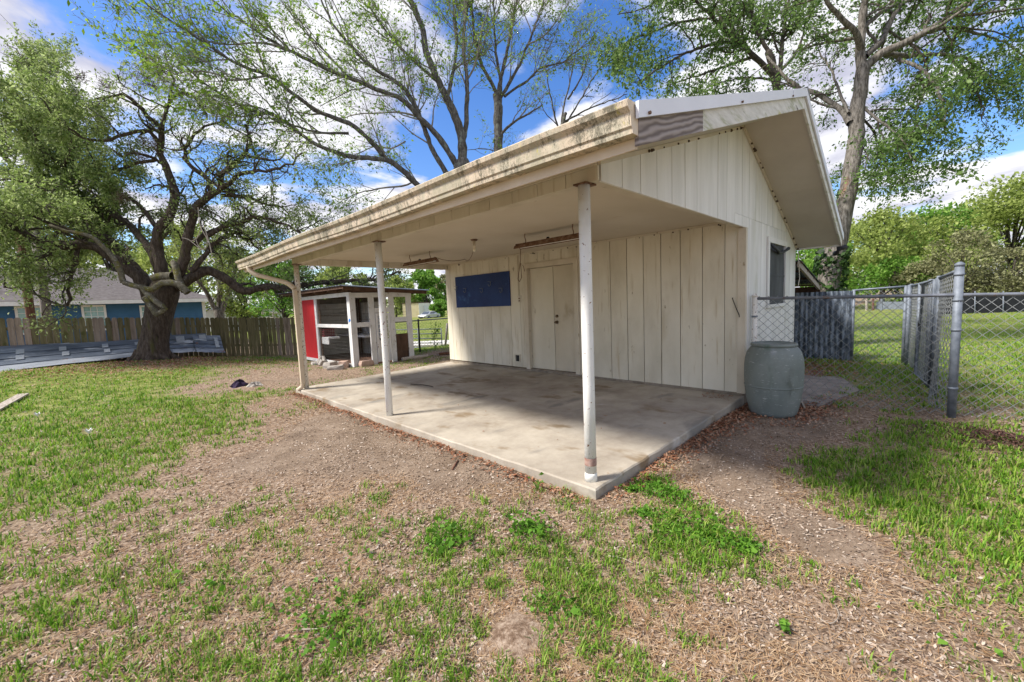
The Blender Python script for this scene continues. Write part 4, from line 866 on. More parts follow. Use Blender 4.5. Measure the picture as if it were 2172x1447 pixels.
MB().tube([(A2[0], A2[1], -.1), (A2[0], A2[1], zr2 + .06)], .03, 12).build('post', GALV, fa_, True)
for z in (.3, .75, 1.15): MB().tube([(A0[0], A0[1], z), (A0[0], A0[1], z + .025)], .04, 12).build('tie_band', GALV, fa_, True)
fb_ = empty('chain_link_fence', (6.5, -1.9, 0), 'tall chain link run going back into the field from the big post', 'fence')
B1 = np.array([5.62, -2.05]); B2 = np.array([6.55, -1.97]); B3 = np.array([8.95, -1.70])
bp = MB().tube([(*A1, -.12), (*A1, 1.71)], .041, 16).build('big_post', GALV, fb_, True); cap((*A1, 1.71), .041, fb_)
for z in (.25, .95, 1.3, 1.6): MB().tube([(*A1, z), (*A1, z + .03)], .046, 14).build('tie_band', GALV, fb_, True)
chain_mesh(A1, B1, (-.06, -.06), (1.66, 1.585), fb_, sag_=.12); pipe((*A1, 1.665), (*B1, 1.60), .021, 'top_rail', GALV, fb_)
for q, zt in ((B1, 1.63), (B1 + np.array([.09, .01]), 1.60)): pipe((*q, -.1), (*q, zt), .032, 'post', GALV, fb_)
chain_mesh(B2 + np.array([.05, 0]), B3, (-.08, -.11), (1.56, 1.5), fb_); pipe((B2[0], B2[1], 1.57), (*B3, 1.51), .021, 'top_rail', GALV, fb_)
for q, zt in ((B2, 1.6), (np.array([7.7, -1.84]), 1.55), (B3, 1.55), (B3 + np.array([-.25, .02]), 1.53)): pipe((*q, -.12), (*q, zt), .03, 'post', GALV, fb_)
ga = empty('chain_link_gate', (6.0, -1.7, 0), 'narrow chain link gate leaf hanging crooked in the tall run', 'gate')
g0 = np.array([5.74, -2.0]); g1 = np.array([6.75, -1.84])
MB().tube([(*g0, .02), (*g0, 1.58), (g1[0] - .5, g1[1] - .05, 1.53), (g1[0], g1[1], .06), (*g0, .02)], .021, 10).build('frame', GALV, ga, True)
chain_mesh(g0, g1 - np.array([.3, .04]), (.06, .1), (1.55, 1.53), ga); MB().box(g1[0] - .30, g1[0] - .24, g1[1] - .06, g1[1], .85, .95).build('latch', BLACK, ga)
fc_ = empty('chain_link_fence', (8.9, -1.2, 0), 'chain link panel between the dark tin wall and the tall run', 'fence')
C0 = (8.9, -.80); C1 = (8.95, -1.62)
chain_mesh(C0, C1, (-.12, -.12), (1.46, 1.50), fc_); pipe((*C0, 1.465), (*C1, 1.505), .02, 'top_rail', GALV, fc_); pipe((*C0, -.12), (*C0, 1.48), .028, 'post', GALV, fc_); pipe((*C1, -.12), (*C1, 1.52), .028, 'post', GALV, fc_)
# dark corrugated tin wall
tw = empty('tin_wall', (8.9, -.2, -.1), 'dark mottled corrugated tin wall behind the barrel', 'tin wall')
y = 1.2
k = 0
while y > -.76:
    wd = .40; m = MB(); n = 17; pts = [(8.88 + .016 * math.sin(i * math.pi / 2 * 1.0) + .006 * k % 3 * .004, y - wd * i / (n - 1)) for i in range(n)]
    m.v = [(a, max(b, -.78), -.16) for a, b in pts] + [(a, max(b, -.78), 1.46) for a, b in pts]; m.f = [(i, i + 1, n + i + 1, n + i) for i in range(n - 1)]
    o = m.build('tin_panel', TIN_DARK, tw); s2 = o.modifiers.new('solid', 'SOLIDIFY'); s2.thickness = .004; y -= wd - .012; k += 1
MB().bar((8.93, 1.2, 1.42), (8.93, -.78, 1.42), .04, .08).build('rail', DARKWOOD, tw)
# lean-to roof behind the workshop
lt = empty('lean_to', (7.8, .6, 1.6), 'brown wooden lean-to roof behind the workshop', 'lean-to')
LX0, LX1, LZ0, LZ1, LY0, LY1 = 6.76, 8.95, 2.02, 1.56, -.22, 3.2
for k in range(6):
    y0 = LY0 + k * .56; n = 13; m = MB(); pts = [(y0 + .55 * i / (n - 1), .012 * (1 if i % 2 else -1)) for i in range(n)]
    m.v = [(LX0, a, LZ0 + .06 + h) for a, h in pts] + [(LX1 + .1, a, LZ1 + .06 + h) for a, h in pts]; m.f = [(i, i + 1, n + i + 1, n + i) for i in range(n - 1)]
    o = m.build('roof_sheet', TIN_DARK, lt); s2 = o.modifiers.new('solid', 'SOLIDIFY'); s2.thickness = .005
for yy in (LY0 + .05, .9, 2.0, 3.1): MB().bar((LX0 + .01, yy, LZ0 - .01), (LX1, yy, LZ1 - .01), .045, .10).build('rafter', ROUGHWOOD if yy < 0 else DARKWOOD, lt)
for t in (.05, .35, .65, .97): MB().bar((LX0 + (LX1 - LX0) * t, LY0 + .0, LZ0 + (LZ1 - LZ0) * t + .042), (LX0 + (LX1 - LX0) * t, LY1, LZ0 + (LZ1 - LZ0) * t + .042), .07, .03).build('purlin', DARKWOOD, lt)
MB().box(8.955, 8.975, -.2, 3.2, 1.40, 1.585).build('shade_board', DARKWOOD, lt); MB().box(8.80, 8.87, 3.0, 3.07, -.2, 1.5).build('post', DARKWOOD, lt); MB().box(8.80, 8.87, .6, .67, -.2, 1.5).build('post', DARKWOOD, lt)  # dark board added to stand for the shade under the lean-to roof

# chain link fence, tube gate and sapling behind the coop
fk = empty('chain_link_fence', (5.6, 11, -.2), 'low chain link fence seen past the coop', 'fence')
K0 = np.array([4.3, 11.35]); K1 = np.array([7.6, 10.0]); zk = lambda p: float(gz(p[0], p[1]))
Km = K0 + (K1 - K0) * .32
chain_mesh(K0, K1, (-.2, -.2), (.98, 1.06), fk, mat=WIRE_D); pipe((*K0, .985), (*K1, 1.065), .022, 'top_rail', GALV_L, fk)
for q in (K0, Km, K1): pipe((*q, -.3), (*q, 1.06), .03, 'post', BLACK, fk)
def tube_gate():
    e = empty('tube_gate', P(905, 742, 18), 'grey tubular livestock gate behind the chain link past the coop', 'gate')
    a, b = P(842, 742, 18.5), P(938, 740, 17.8)
    for j in range(5):
        z = -.28 + j * .2; MB().tube([(a[0], a[1], z), (b[0], b[1], z)], .022, 8).build('bar', GALV, e, True)
    for t in (0, .5, 1):
        q = a + (b - a) * t; MB().tube([(q[0], q[1], -.32), (q[0], q[1], .55)], .024, 8).build('upright', GALV, e, True)
    q = b + (b - a) * .06; MB().tube([(q[0], q[1], -.35), (q[0] + .12, q[1] - .1, .75)], .05, 8).build('post', POLE_G, e, True)
tube_gate()
dv = [G(760, 741), G(1000, 728), G(1000, 720), G(760, 731)]
o = MB().hexa([(p[0], p[1], p[2] - .2) for p in dv], [(p[0], p[1], p[2] + .03) for p in dv]).build('driveway', ASPH); tag(o, 'pale gravel driveway past the coop', kind='structure')
# ================================================================ BLUE HOUSE
hs_ = empty('blue_house', (-5, 31, -.1), 'long blue house with grey hipped roof beyond the picket fence', 'house')
HX0, HX1, HY, HZ = -18, 2.3, 31.0, 2.42
lap = MB()
for j in range(20):
    z = -.1 + j * .127; lap.hexa([(HX0, HY - .028, z), (HX1, HY - .028, z), (HX1, HY, z), (HX0, HY, z)], [(HX0, HY - .006, z + .135), (HX1, HY - .006, z + .135), (HX1, HY, z + .135), (HX0, HY, z + .135)])
MB().box(HX0, HX1, HY, HY + 7, -.2, HZ).build('wall', HOUSE_BLUE, hs_); tag(lap.build('lap_siding', HOUSE_BLUE, hs_), kind='stuff')
MB().box(HX1 - .14, HX1 + .03, HY - .05, HY + .1, -.2, HZ).build('corner_trim', WHITE, hs_)
MB().box(HX0, HX1 + .5, HY - .62, HY - .58, HZ - .05, HZ + .16).build('fascia', WHITE, hs_); MB().box(HX0, HX1 + .5, HY - .58, HY, HZ - .03, HZ).build('soffit', WHITE, hs_)
def hwin(xa, xb, za, zb):
    w_ = .10; m = MB(); y0, y1 = HY - .07, HY - .03
    m.box(xa, xb, y0, y1, zb - w_, zb); m.box(xa, xb, y0, y1, za, za + w_); m.box(xa, xa + w_, y0, y1, za + w_, zb - w_); m.box(xb - w_, xb, y0, y1, za + w_, zb - w_)
    o = m.build('window', WHITE, hs_); MB().box(xa + w_, xb - w_, HY - .052, HY - .045, za + w_, zb - w_).build('pane', GLASS_T, o)
    mm = MB()
    for k in (1, 2): xx = xa + w_ + (xb - xa - 2 * w_) * k / 3; mm.box(xx - .012, xx + .012, HY - .06, HY - .0525, za + w_, zb - w_)
    for k in range(1, 5): zz = zb - w_ - k * .27; mm.box(xa + w_, xb - w_, HY - .0605, HY - .053, zz - .012, zz + .012)
    mm.build('muntin', WHITE, o)
hwin(-3.24, -2.26, .9, 2.34); hwin(-5.60, -4.62, .9, 2.36); hwin(-.85, .1, .9, 2.25); hwin(-9, -8, .9, 2.34)
shg = MB(); nC = 34; RZ = 4.75; RY = HY + 4.6
for j in range(nC):
    t0, t1 = j / nC, (j + 1) / nC; ya, yb = HY - .62 + (RY - HY + .62) * t0, HY - .62 + (RY - HY + .62) * t1 + .02; za, zb = HZ + .16 + (RZ - HZ - .16) * t0, HZ + .16 + (RZ - HZ - .16) * t1
    xe0, xe1 = HX1 + .5 - 4.9 * t0, HX1 + .5 - 4.9 * t1
    shg.hexa([(HX0, ya, za), (xe0, ya, za), (xe1, yb, zb), (HX0, yb, zb)], [(HX0, ya, za + .03), (xe0, ya, za + .03), (xe1, yb, zb + .01), (HX0, yb, zb + .01)])
rfh = shg.build('roof', SHINGLE, hs_)
MB().hexa([(HX1 + .5, HY - .62, HZ + .15), (HX1 + .5, HY + 9, HZ + .15), (HX1 - 4.4, RY, HZ + .15)], [(HX1 + .5 - .001, HY - .62, HZ + .16), (HX1 + .5 - .001, HY + 9, HZ + .16), (HX1 - 4.4, RY, RZ)]).build('hip_end', SHINGLE, rfh)
ms_ = MB().tube([(-3.65, HY - .1, 2.3), (-3.65, HY - .1, 3.65), (-3.62, HY - .2, 3.75), (-3.6, HY - .3, 3.68)], .04, 8).build('service_mast', WHITE, hs_, True)
for k in range(3): MB().tube(bez(np.array([-3.6, HY - .3, 3.7]), np.array([-3.2 + .2 * k, HY - .5, 2.9]), np.array([-3.0 + .25 * k, HY - 1.0, 3.9 + .1 * k]), 8), .014, 5).build('service_wire', BLACK, ms_)
# poles
for (px_, py_, yy, r_, h_, mt, lb) in ((66, 674, 18.6, .115, 4.4, POLE_R, 'reddish brown utility pole behind the fence'), (100, 674, 19.2, .14, 4.8, POLE_G, 'grey utility pole right of the brown one')):
    d_ = FW + RT * (px_ - 1086) / FPX - UP * (py_ - 723.5) / FPX; q = CAM + d_ * (yy - CAM[1]) / d_[1]
    e = empty('utility_pole', (q[0], q[1], 0), lb, 'pole')
    MB().tube([(q[0], q[1], -.2), (q[0], q[1], h_ * .5), (q[0], q[1], h_)], [r_, r_ * .93, r_ * .85], 14).build('shaft', mt, e, True)
    MB().tube([(q[0], q[1], h_), (q[0], q[1], h_ + .02)], r_ * .9, 14).build('cap', BLACK, e)
tag(MB().tube(sag(P(-150, -130, 9.5), np.array([-.64, 7.2, 2.5]), .12, 20), .004, 5).build('power_line', BLACK), 'thin overhead wire dropping to the far end of the eave', 'wire')
# ---------------------------------------------------------------- far buildings, car, fences
wb = empty('metal_building', P(520, 680, 46), 'white metal building far beyond the picket fence', 'building')
a, b = P(430, 672, 46), P(556, 672, 46); zt = P(520, 655, 46)[2]; dvec = (b - a); dvec[2] = 0; dvec /= np.linalg.norm(dvec); nv = np.array([-dvec[1], dvec[0], 0])
for k in range(11):
    q0 = a + (b - a) * k / 11; q1 = a + (b - a) * (k + 1) / 11
    MB().hexa([(q0[0], q0[1], -.3), (q1[0], q1[1], -.3), tuple((q1 + nv * 4)[:2]) + (-.3,), tuple((q0 + nv * 4)[:2]) + (-.3,)], [(q0[0], q0[1], zt), (q1[0], q1[1], zt), tuple((q1 + nv * 4)[:2]) + (zt,), tuple((q0 + nv * 4)[:2]) + (zt,)]).build('wall_panel', WHITE, wb)
pa, pb_, pc, pd = a - dvec * .2 - nv * .2, b + dvec * .2 - nv * .2, b + dvec * .2 + nv * 4.2, a - dvec * .2 + nv * 4.2
MB().hexa([(*p[:2], zt + .01) for p in (pa, pb_, pc, pd)], [(*p[:2], zt + .1 + (.5 if i in (2, 3) else 0)) for i, p in enumerate((pa, pb_, pc, pd))]).build('roof', ROOF_METAL, wb)
qv = P(520, 667, 45.9); MB().bar(qv - dvec * .35 - nv * .03, qv + dvec * .35 - nv * .03, .04, .55).build('vent', DARKWOOD, wb)
rfn = empty('pipe_rail_fence', P(600, 680, 40), 'pipe rail fence above the pickets beside the white metal building', 'fence')
a, b = P(556, 664, 40), P(720, 668, 40)
for dz in (0, -.45): MB().tube([a + np.array([0, 0, dz]), b + np.array([0, 0, dz])], .05, 6).build('rail', ROUGHWOOD, rfn)
for k in range(8): q = a + (b - a) * k / 7; MB().tube([(q[0], q[1], -.4), (q[0], q[1], q[2] + .15)], .06, 6).build('post', ROUGHWOOD, rfn)
yb_ = empty('storage_shed', P(885, 674, 66), 'pale yellow and white storage shed far behind the coop', 'shed')
a, b, c = P(855, 674, 66), P(889.5, 673, 66), P(912, 671, 68.5)
zb0 = b[2] - .1; zt = P(889, 643, 66)[2]; back = (c - b) + (a - b)
d = b + back
MB().hexa([(*p[:2], zb0) for p in (a, b, c, d)], [(*p[:2], zt) for p in (a, b, c, d)]).build('body', YELLOW, yb_)
eb = (c - b); eb[2] = 0; eb /= np.linalg.norm(eb); en = np.array([eb[1], -eb[0], 0])
MB().hexa([tuple((p + en * .03)[:2]) + (zb0,) for p in (b, c)] + [tuple((p + en * .002)[:2]) + (zb0,) for p in (c, b)], [tuple((p + en * .03)[:2]) + (zt,) for p in (b, c)] + [tuple((p + en * .002)[:2]) + (zt,) for p in (c, b)]).build('front_panel', WHITE, yb_)
q0 = b + (c - b) * .45 + en * .05; q1 = b + (c - b) * .85 + en * .05
MB().hexa([(*q0[:2], zb0 + .1), (*q1[:2], zb0 + .1), tuple((q1 + en * .03)[:2]) + (zb0 + .1,), tuple((q0 + en * .03)[:2]) + (zb0 + .1,)], [(*q0[:2], zt - .4), (*q1[:2], zt - .4), tuple((q1 + en * .03)[:2]) + (zt - .4,), tuple((q0 + en * .03)[:2]) + (zt - .4,)]).build('door', ROOF_METAL, yb_)
ce = (a + b + c + d) / 4; MB().hexa([(*(ce + (p - ce) * 1.05)[:2], zt + .01) for p in (a, b, c, d)], [(*(ce + (p - ce) * 1.05)[:2], zt + .12) for p in (a, b, c, d)]).build('roof', DARKWOOD, yb_)
ea = (b - a); ea[2] = 0; ea /= np.linalg.norm(ea); an_ = np.array([ea[1], -ea[0], 0]); qw = P(881, 655, 66) + an_ * .04
MB().bar(qw - ea * .22, qw + ea * .22, .04, .6).build('window', CARG, yb_)
def car(px_, py_, d_, rz, s=1.):
    q = P(px_, py_, d_); e = empty('parked_car', (0, 0, 0), 'silver car parked in front of the yellow shed', 'car')
    W_ = .86; prof = [(-2.1, .35), (-2.12, .62), (-1.95, .82), (-1.3, .93), (-.55, 1.36), (.55, 1.40), (1.35, .98), (2.0, .88), (2.12, .6), (2.1, .35)]
    m = MB(); m.hexa([(x, -W_ * (.82 if z > 1 else 1), z) for x, z in prof][::-1], [(x, W_ * (.82 if z > 1 else 1), z) for x, z in prof][::-1]); m.build('body', CARP, e, bevel=.06)
    MB().add([(-1.28, -.66, .97), (-1.28, .66, .97), (-.60, .60, 1.34), (-.60, -.60, 1.34)], [(3, 2, 1, 0)]).build('windshield', CARG, e)
    for o_ in e.children:
        if o_.name.startswith('windshield'): o_.location.x -= .03; o_.location.z += .025
    for sy in (-1, 1):
        MB().hexa([(-.95, sy * .86, .98), (1.1, sy * .86, .98), (.5, sy * .74, 1.33), (-.5, sy * .74, 1.33)], [(-.95, sy * .80, .98), (1.1, sy * .80, .98), (.5, sy * .70, 1.33), (-.5, sy * .70, 1.33)]).build('side_window', CARG, e)
        MB().box(-2.15, -2.05, sy * .62 - .17, sy * .62 + .17, .62, .76).build('headlight', WHITE, e)
        for x in (-1.3, 1.3):
            t_ = MB().tube([(x, sy * .70, .32), (x, sy * .89, .32)], .32, 18).build('tyre', BLACK, e, True); MB().tube([(x, sy * .80, .32), (x, sy * .90, .32)], .19, 14).build('rim', GALV, t_, True)
    MB().box(-2.16, -2.08, -.7, .7, .36, .5).build('bumper', BLACK, e)
    e.location = (q[0], q[1], q[2]); e.rotation_euler = (0, 0, rz); e.scale = (s, s, s)
car(911, 677.5, 59, math.radians(20), .82)
# black screen fence across the field, and far grey fence
bf = empty('screen_fence', P(2080, 667, 27), 'black fabric screen fence on pale posts across the field', 'fence')
fp = [(1970, 667, 621), (2068, 667, 621), (2128, 667, 621), (2190, 668, 620), (2290, 669, 619)]
pts = [(P(x_, yb2, 27), P(x_, yt2, 27)) for x_, yb2, yt2 in fp]
for (a, at_), (b, bt_) in zip(pts[:-1], pts[1:]):
    nvv = np.array([.04, .03, 0]); MB().hexa([a + nvv, b + nvv, b + nvv * 1.4, a + nvv * 1.4], [at_ + nvv, bt_ + nvv, bt_ + nvv * 1.4, at_ + nvv * 1.4]).build('fabric_panel', BLACKFAB, bf)
for a, at_ in pts: MB().tube([a - np.array([0, 0, .2]), at_ + np.array([0, 0, .1])], .032, 8).build('post', GALV, bf, True)
gf = empty('far_fence', P(1880, 664, 40), 'pale grey panel fence at the far left of the field', 'fence')
a, b = P(1860, 662, 40), P(1972, 663, 36); at_, bt_ = P(1860, 640, 40), P(1972, 640, 36)
for k in range(9):
    q0, q1, r0, r1 = [u + (v - u) * k / 9 for u, v in ((a, b),)] + [a + (b - a) * (k + .93) / 9] + [at_ + (bt_ - at_) * k / 9, at_ + (bt_ - at_) * (k + .93) / 9]
    off = np.array([.05, .04, 0]); MB().hexa([q0 - np.array([0, 0, .3]), q1 - np.array([0, 0, .3]), q1 + off - np.array([0, 0, .3]), q0 + off - np.array([0, 0, .3])], [r0, r1, r1 + off, r0 + off]).build('panel', GALV, gf)
# an old playset frame and posts at the far side of the field
for k, (px_, d_, lb) in enumerate(((1838, 38, 'leftmost thin pale post at the far field edge'), (1852, 38, 'thin brown post at the far field edge'), (1870, 37, 'rightmost thin pale post at the far field edge'))):
    q = P(px_, 664, d_); t_ = P(px_, 634, d_); tag(MB().tube([q - np.array([0, 0, .4]), t_], .09, 8).build('far_post', (ROUGHWOOD, POLE_R, GALV)[k]), lb, 'post', 'posts along the far field edge')

# ================================================================ TREES
class Tree:
    def __init__(s, seed): s.R = np.random.default_rng(seed); s.tubes = []; s.lp = []; s.ld = []; s.moss = []
def catmull(pts, step):
    pts = np.array(pts, float); n = len(pts); out = []
    for i in range(n - 1):
        p0, p1, p2, p3 = pts[max(i - 1, 0)], pts[i], pts[i + 1], pts[min(i + 2, n - 1)]
        k = max(2, int(np.linalg.norm(p2 - p1) / step)); t = np.linspace(0, 1, k, endpoint=False)[:, None]
        out.append(.5 * ((2 * p1) + (-p0 + p2) * t + (2 * p0 - 5 * p1 + 4 * p2 - p3) * t ** 2 + (-p0 + 3 * p1 - 3 * p2 + p3) * t ** 3))
    out.append(pts[-1:]); return np.concatenate(out)
def unit(v): return v / max(np.linalg.norm(v), 1e-9)
def grow(T, path, r0, r1, lvl, cfg, mul=1., where=None, nsides=None):
    R = T.R; m = len(path); rad = np.linspace(r0, r1, m) * (1 + cfg.get('knob', .05) * R.standard_normal(m))
    (T.tubes if where is None else where).append((path, np.maximum(rad, .003), nsides or (12 if r0 > .15 else 8 if r0 > .05 else 5 if r0 > .018 else 3)))
    seg = np.linalg.norm(np.diff(path, axis=0), axis=1); cum = np.concatenate([[0], np.cumsum(seg)]); Ln = cum[-1]
    if lvl >= cfg['leaf_lvl']:
        nl = R.poisson(Ln * cfg['leaf_n'] * mul)
        if nl:
            u = Ln * (R.random(nl) ** .7); q = np.stack([np.interp(u, cum, path[:, i]) for i in range(3)], 1) + R.standard_normal((nl, 3)) * cfg['leaf_j']
            tip = unit(path[-1] - path[0]); T.lp.append(q); T.ld.append(R.standard_normal((nl, 3)) * .8 + tip * .5 + np.array([0, 0, cfg.get('droop', -.1)]))
    if lvl >= cfg['max']: return
    n = R.poisson(Ln * cfg['dens'][lvl]); start = cfg['start'][lvl]
    for _ in range(n):
        u = Ln * (start + (1 - start) * R.random() ** .85); i = min(np.searchsorted(cum, u), m - 1); i = max(i, 1)
        t = unit(path[i] - path[i - 1]); p = path[i - 1] + (path[i] - path[i - 1]) * ((u - cum[i - 1]) / max(seg[i - 1], 1e-6))
        perp = unit(np.cross(t, R.standard_normal(3))); ang = math.radians(R.uniform(*cfg['ang'][lvl])); d = t * math.cos(ang) + perp * math.sin(ang); d = unit(d + np.array([0, 0, cfg['up'][lvl]]))
        ln = cfg['len'][lvl] * R.uniform(.45, 1.25) * (1 - .35 * u / Ln); rr = min(rad[i] * .62, cfg['rad'][lvl] * R.uniform(.7, 1.2))
        ns = max(3, int(ln / cfg['step'][lvl])); pp = [p]
        for k in range(ns):
            d = unit(d + R.standard_normal(3) * cfg['wig'][lvl] + np.array([0, 0, cfg['grav'][lvl]])); pp.append(pp[-1] + d * ln / ns)
        grow(T, np.array(pp), rr, max(rr * .35, .003), lvl + 1, cfg, mul)
def tubes_obj(tubes, name, mat, par):
    V = []; F = []; b = 0
    for p, r, n in tubes:
        if r[-1] > .02: p = np.concatenate([p, p[-1:] + unit(p[-1] - p[-2]) * r[-1] * .15, p[-1:] + unit(p[-1] - p[-2]) * r[-1] * .2]); r = np.concatenate([r, [r[-1] * .85, r[-1] * .02]])
        v, f = tube_np(p, r, n); V.append(v); F.append(np.array(f) + b); b += len(v)
    return link(name, np_mesh(name, np.concatenate(V), np.concatenate(F), mat, True), par)
def leaves_obj(q, d, name, mat, par, ln, wd, R, var=.35, kind=None):
    n = len(q); d = d / np.maximum(np.linalg.norm(d, axis=1, keepdims=True), 1e-9); s = R.standard_normal((n, 3)); s = np.cross(d, s); s /= np.maximum(np.linalg.norm(s, axis=1, keepdims=True), 1e-9); nn = np.cross(d, s)
    k = np.exp(var * R.standard_normal(n)).clip(.4, 2.2)[:, None]
    a = q - d * ln * .5 * k; c = q + d * ln * .5 * k; bsh = nn * wd * .22 * k
    b1 = q + s * wd * .5 * k + bsh - d * ln * .05; b2 = q - s * wd * .5 * k + bsh - d * ln * .05
    v = np.stack([a, b1, c, b2], 1).reshape(-1, 3); f = np.arange(4 * n).reshape(n, 4)
    o = link(name, np_mesh(name, v, f, mat), par)
    return o
def finish(T, name, base, label, bark, leafm, ln, wd, twig=None, cat='tree', crown='crown', extra=None):
    e = empty(name, tuple(base), label, cat)
    big = [t for t in T.tubes if t[1][0] > .045]; small = [t for t in T.tubes if t[1][0] <= .045]
    if big: tubes_obj(big, 'trunk', bark, e)
    if small: tag(tubes_obj(small, 'branches', twig or bark, e), kind='stuff')
    if T.moss: tubes_obj(T.moss, 'mossy_limb', BARK_MOSS, e)
    if T.lp:
        q = np.concatenate(T.lp); d = np.concatenate(T.ld); leaves_obj(q, d, crown, leafm, e, ln, wd, T.R)
    return e
NL = 0
def limb(px, d0, d1=None, bend=0.):
    """limb control points: picture position of each joint and a depth that drifts from d0 to d1"""
    d1 = d0 if d1 is None else d1; n = len(px)
    return [P(x, y, d0 + (d1 - d0) * (i / (n - 1)) + bend * math.sin(math.pi * i / (n - 1))) for i, (x, y) in enumerate(px)]

# ---------------------------------------------------------------- live oak
T = Tree(4); OD = 13.4
oc = dict(max=3, leaf_lvl=2, leaf_n=40, leaf_j=.08, dens=(2.9, 4.4, 5.8), start=(.18, .2, .15), ang=((35, 80), (30, 75), (25, 70)), up=(.12, .05, 0), len=(1.75, .9, .42), rad=(.046, .017, .007), step=(.16, .12, .1), wig=(.34, .34, .3), grav=(.01, -.01, -.04), knob=.07)
def J(path, k=.03): 
    p = catmull(path, .18); return p + T.R.standard_normal(p.shape) * k * np.linspace(.3, 1, len(p))[:, None]
gb_ = P(325, 764, 13.45)
trunk = catmull([gb_ + np.array([0, 0, -.1]), P(326, 735, OD), P(332, 700, OD), P(340, 655, OD), P(348, 620, OD), P(352, 590, OD)], .08)
rt = np.interp(np.linspace(0, 1, len(trunk)), [0, .06, .14, .3, .6, .85, 1], [.64, .50, .42, .365, .38, .41, .27])
T.tubes.append((trunk, rt, 28))
for k in range(9):   # root flare
    a = k * 2 * math.pi / 9 + .3; dr_ = np.array([math.cos(a), math.sin(a), 0]); bz_ = gb_
    T.tubes.append((np.array([bz_ + dr_ * .30 + [0, 0, .34], bz_ + dr_ * .41 + [0, 0, .13], bz_ + dr_ * .57 + [0, 0, .02], bz_ + dr_ * .8 + [0, 0, -.12]]), np.array([.13, .13, .10, .05]), 8))
LM = [  # joints, depth0, depth1, r0, r1, leaf multiplier
    ([(330, 650), (290, 588), (238, 545), (186, 520), (130, 522), (70, 505), (0, 470), (-70, 430)], OD, 11.6, .30, .08, .9),
    ([(322, 610), (275, 556), (232, 512), (195, 490), (125, 440), (60, 395), (5, 330), (-50, 270)], OD, 14.5, .24, .06, 1.5),
    ([(165, 524), (158, 560), (148, 600), (144, 646), (110, 640), (75, 625), (40, 612), (12, 606), (4, 575)], 12.6, 12.2, .09, .03, .35),
    ([(342, 600), (325, 545), (300, 505), (270, 475), (215, 440), (150, 390), (90, 300), (40, 220)], OD, 14.9, .20, .05, 1.5),
    ([(348, 600), (338, 545), (333, 505), (348, 470), (368, 445), (371, 405), (354, 363), (343, 320), (340, 267)], OD, OD - .4, .27, .13, .5),
    ([(340, 267), (313, 247), (290, 220), (263, 203), (233, 203), (203, 210), (196, 236)], OD - .4, OD - 1.2, .11, .04, .8),
    ([(340, 275), (352, 236), (367, 207), (393, 197), (417, 210), (440, 250)], OD - .4, OD + .4, .10, .04, .7),
    ([(360, 218), (363, 187), (370, 167), (355, 135), (350, 112)], OD - .2, OD, .07, .03, .8),
    ([(343, 320), (320, 280), (270, 285), (210, 300), (140, 270), (80, 200)], OD - .3, OD - 2.0, .09, .03, 1.6),
    ([(365, 600), (388, 560), (394, 530), (404, 480), (412, 448), (425, 430), (463, 405), (470, 377), (493, 347), (520, 327), (530, 298), (520, 265)], OD, OD - .8, .28, .05, .45),
    ([(465, 403), (482, 391), (510, 370), (550, 363), (583, 360), (617, 347), (640, 323)], OD - .4, OD - 1.6, .11, .035, .5),
    ([(520, 330), (550, 337), (583, 340), (602, 328), (615, 300)], OD - .7, OD - .2, .06, .03, .5),
    ([(447, 420), (446, 393), (437, 377), (407, 353), (393, 330), (403, 297), (420, 277), (450, 263), (477, 250), (497, 233)], OD, OD + 1.0, .13, .035, .6),
    ([(470, 415), (523, 417), (560, 433), (600, 440), (618, 468)], OD - .2, OD + .8, .09, .035, .6),
    ([(440, 500), (480, 480), (510, 473), (540, 460), (567, 462), (600, 476), (645, 500)], OD, OD - .5, .12, .04, .7),
    ([(375, 610), (417, 582), (443, 574), (473, 588), (507, 612), (530, 618), (567, 607), (610, 612), (660, 602), (716, 597), (800, 592), (850, 575)], OD, OD + 1.9, .26, .06, .9),
    ([(405, 575), (430, 545), (446, 528), (462, 512), (482, 502), (512, 492), (540, 522), (570, 540)], OD, OD + .9, .14, .05, .9),
    ([(415, 520), (433, 498), (467, 487), (500, 493), (523, 507), (560, 500)], OD + .1, OD + 1.4, .12, .04, .9),
    ([(300, 590), (250, 520), (180, 470), (100, 470), (20, 500)], OD, 15.6, .14, .05, 1.1),
    ([(60, 395), (30, 440), (10, 500), (-30, 540)], 14.0, 13.2, .07, .03, 1.4),
    ([(130, 522), (90, 545), (50, 540), (0, 555)], 12.4, 11.6, .07, .03, .7),
    ([(125, 440), (120, 380), (150, 320), (130, 240), (70, 160)], 14.0, 13.0, .08, .03, 1.4),
    ([(330, 480), (290, 430), (230, 400), (160, 330), (120, 250), (100, 150)], OD, 15.2, .11, .03, 1.4),
    ([(190, 505), (120, 478), (55, 455), (-10, 450), (-80, 470)], 12.6, 10.8, .08, .03, 1.3),
    ([(215, 440), (150, 430), (90, 400), (20, 380), (-60, 390)], 14.0, 11.6, .08, .03, 1.3),
    ([(150, 390), (100, 350), (60, 260), (0, 200), (-50, 160)], 14.3, 12.2, .07, .03, 1.3),
    ([(140, 270), (120, 200), (60, 130), (10, 90)], 12.0, 12.6, .05, .02, 1.1),
    ([(120, 490), (100, 540), (60, 560), (20, 590)], 12.0, 11.4, .05, .02, .8),
    ([(180, 470), (140, 540), (110, 570), (90, 590)], 14.5, 15.2, .05, .02, 1.0),
    ([(330, 340), (280, 350), (220, 370), (130, 350), (40, 280)], OD, 14.6, .08, .03, 1.5),
]
for px, d0, d1, r0, r1, mul in LM: grow(T, J(limb(px, d0, d1)), r0 * .66, r1 * .6, 0, oc, mul * (1.2 if px[-1][0] < 110 else .62))
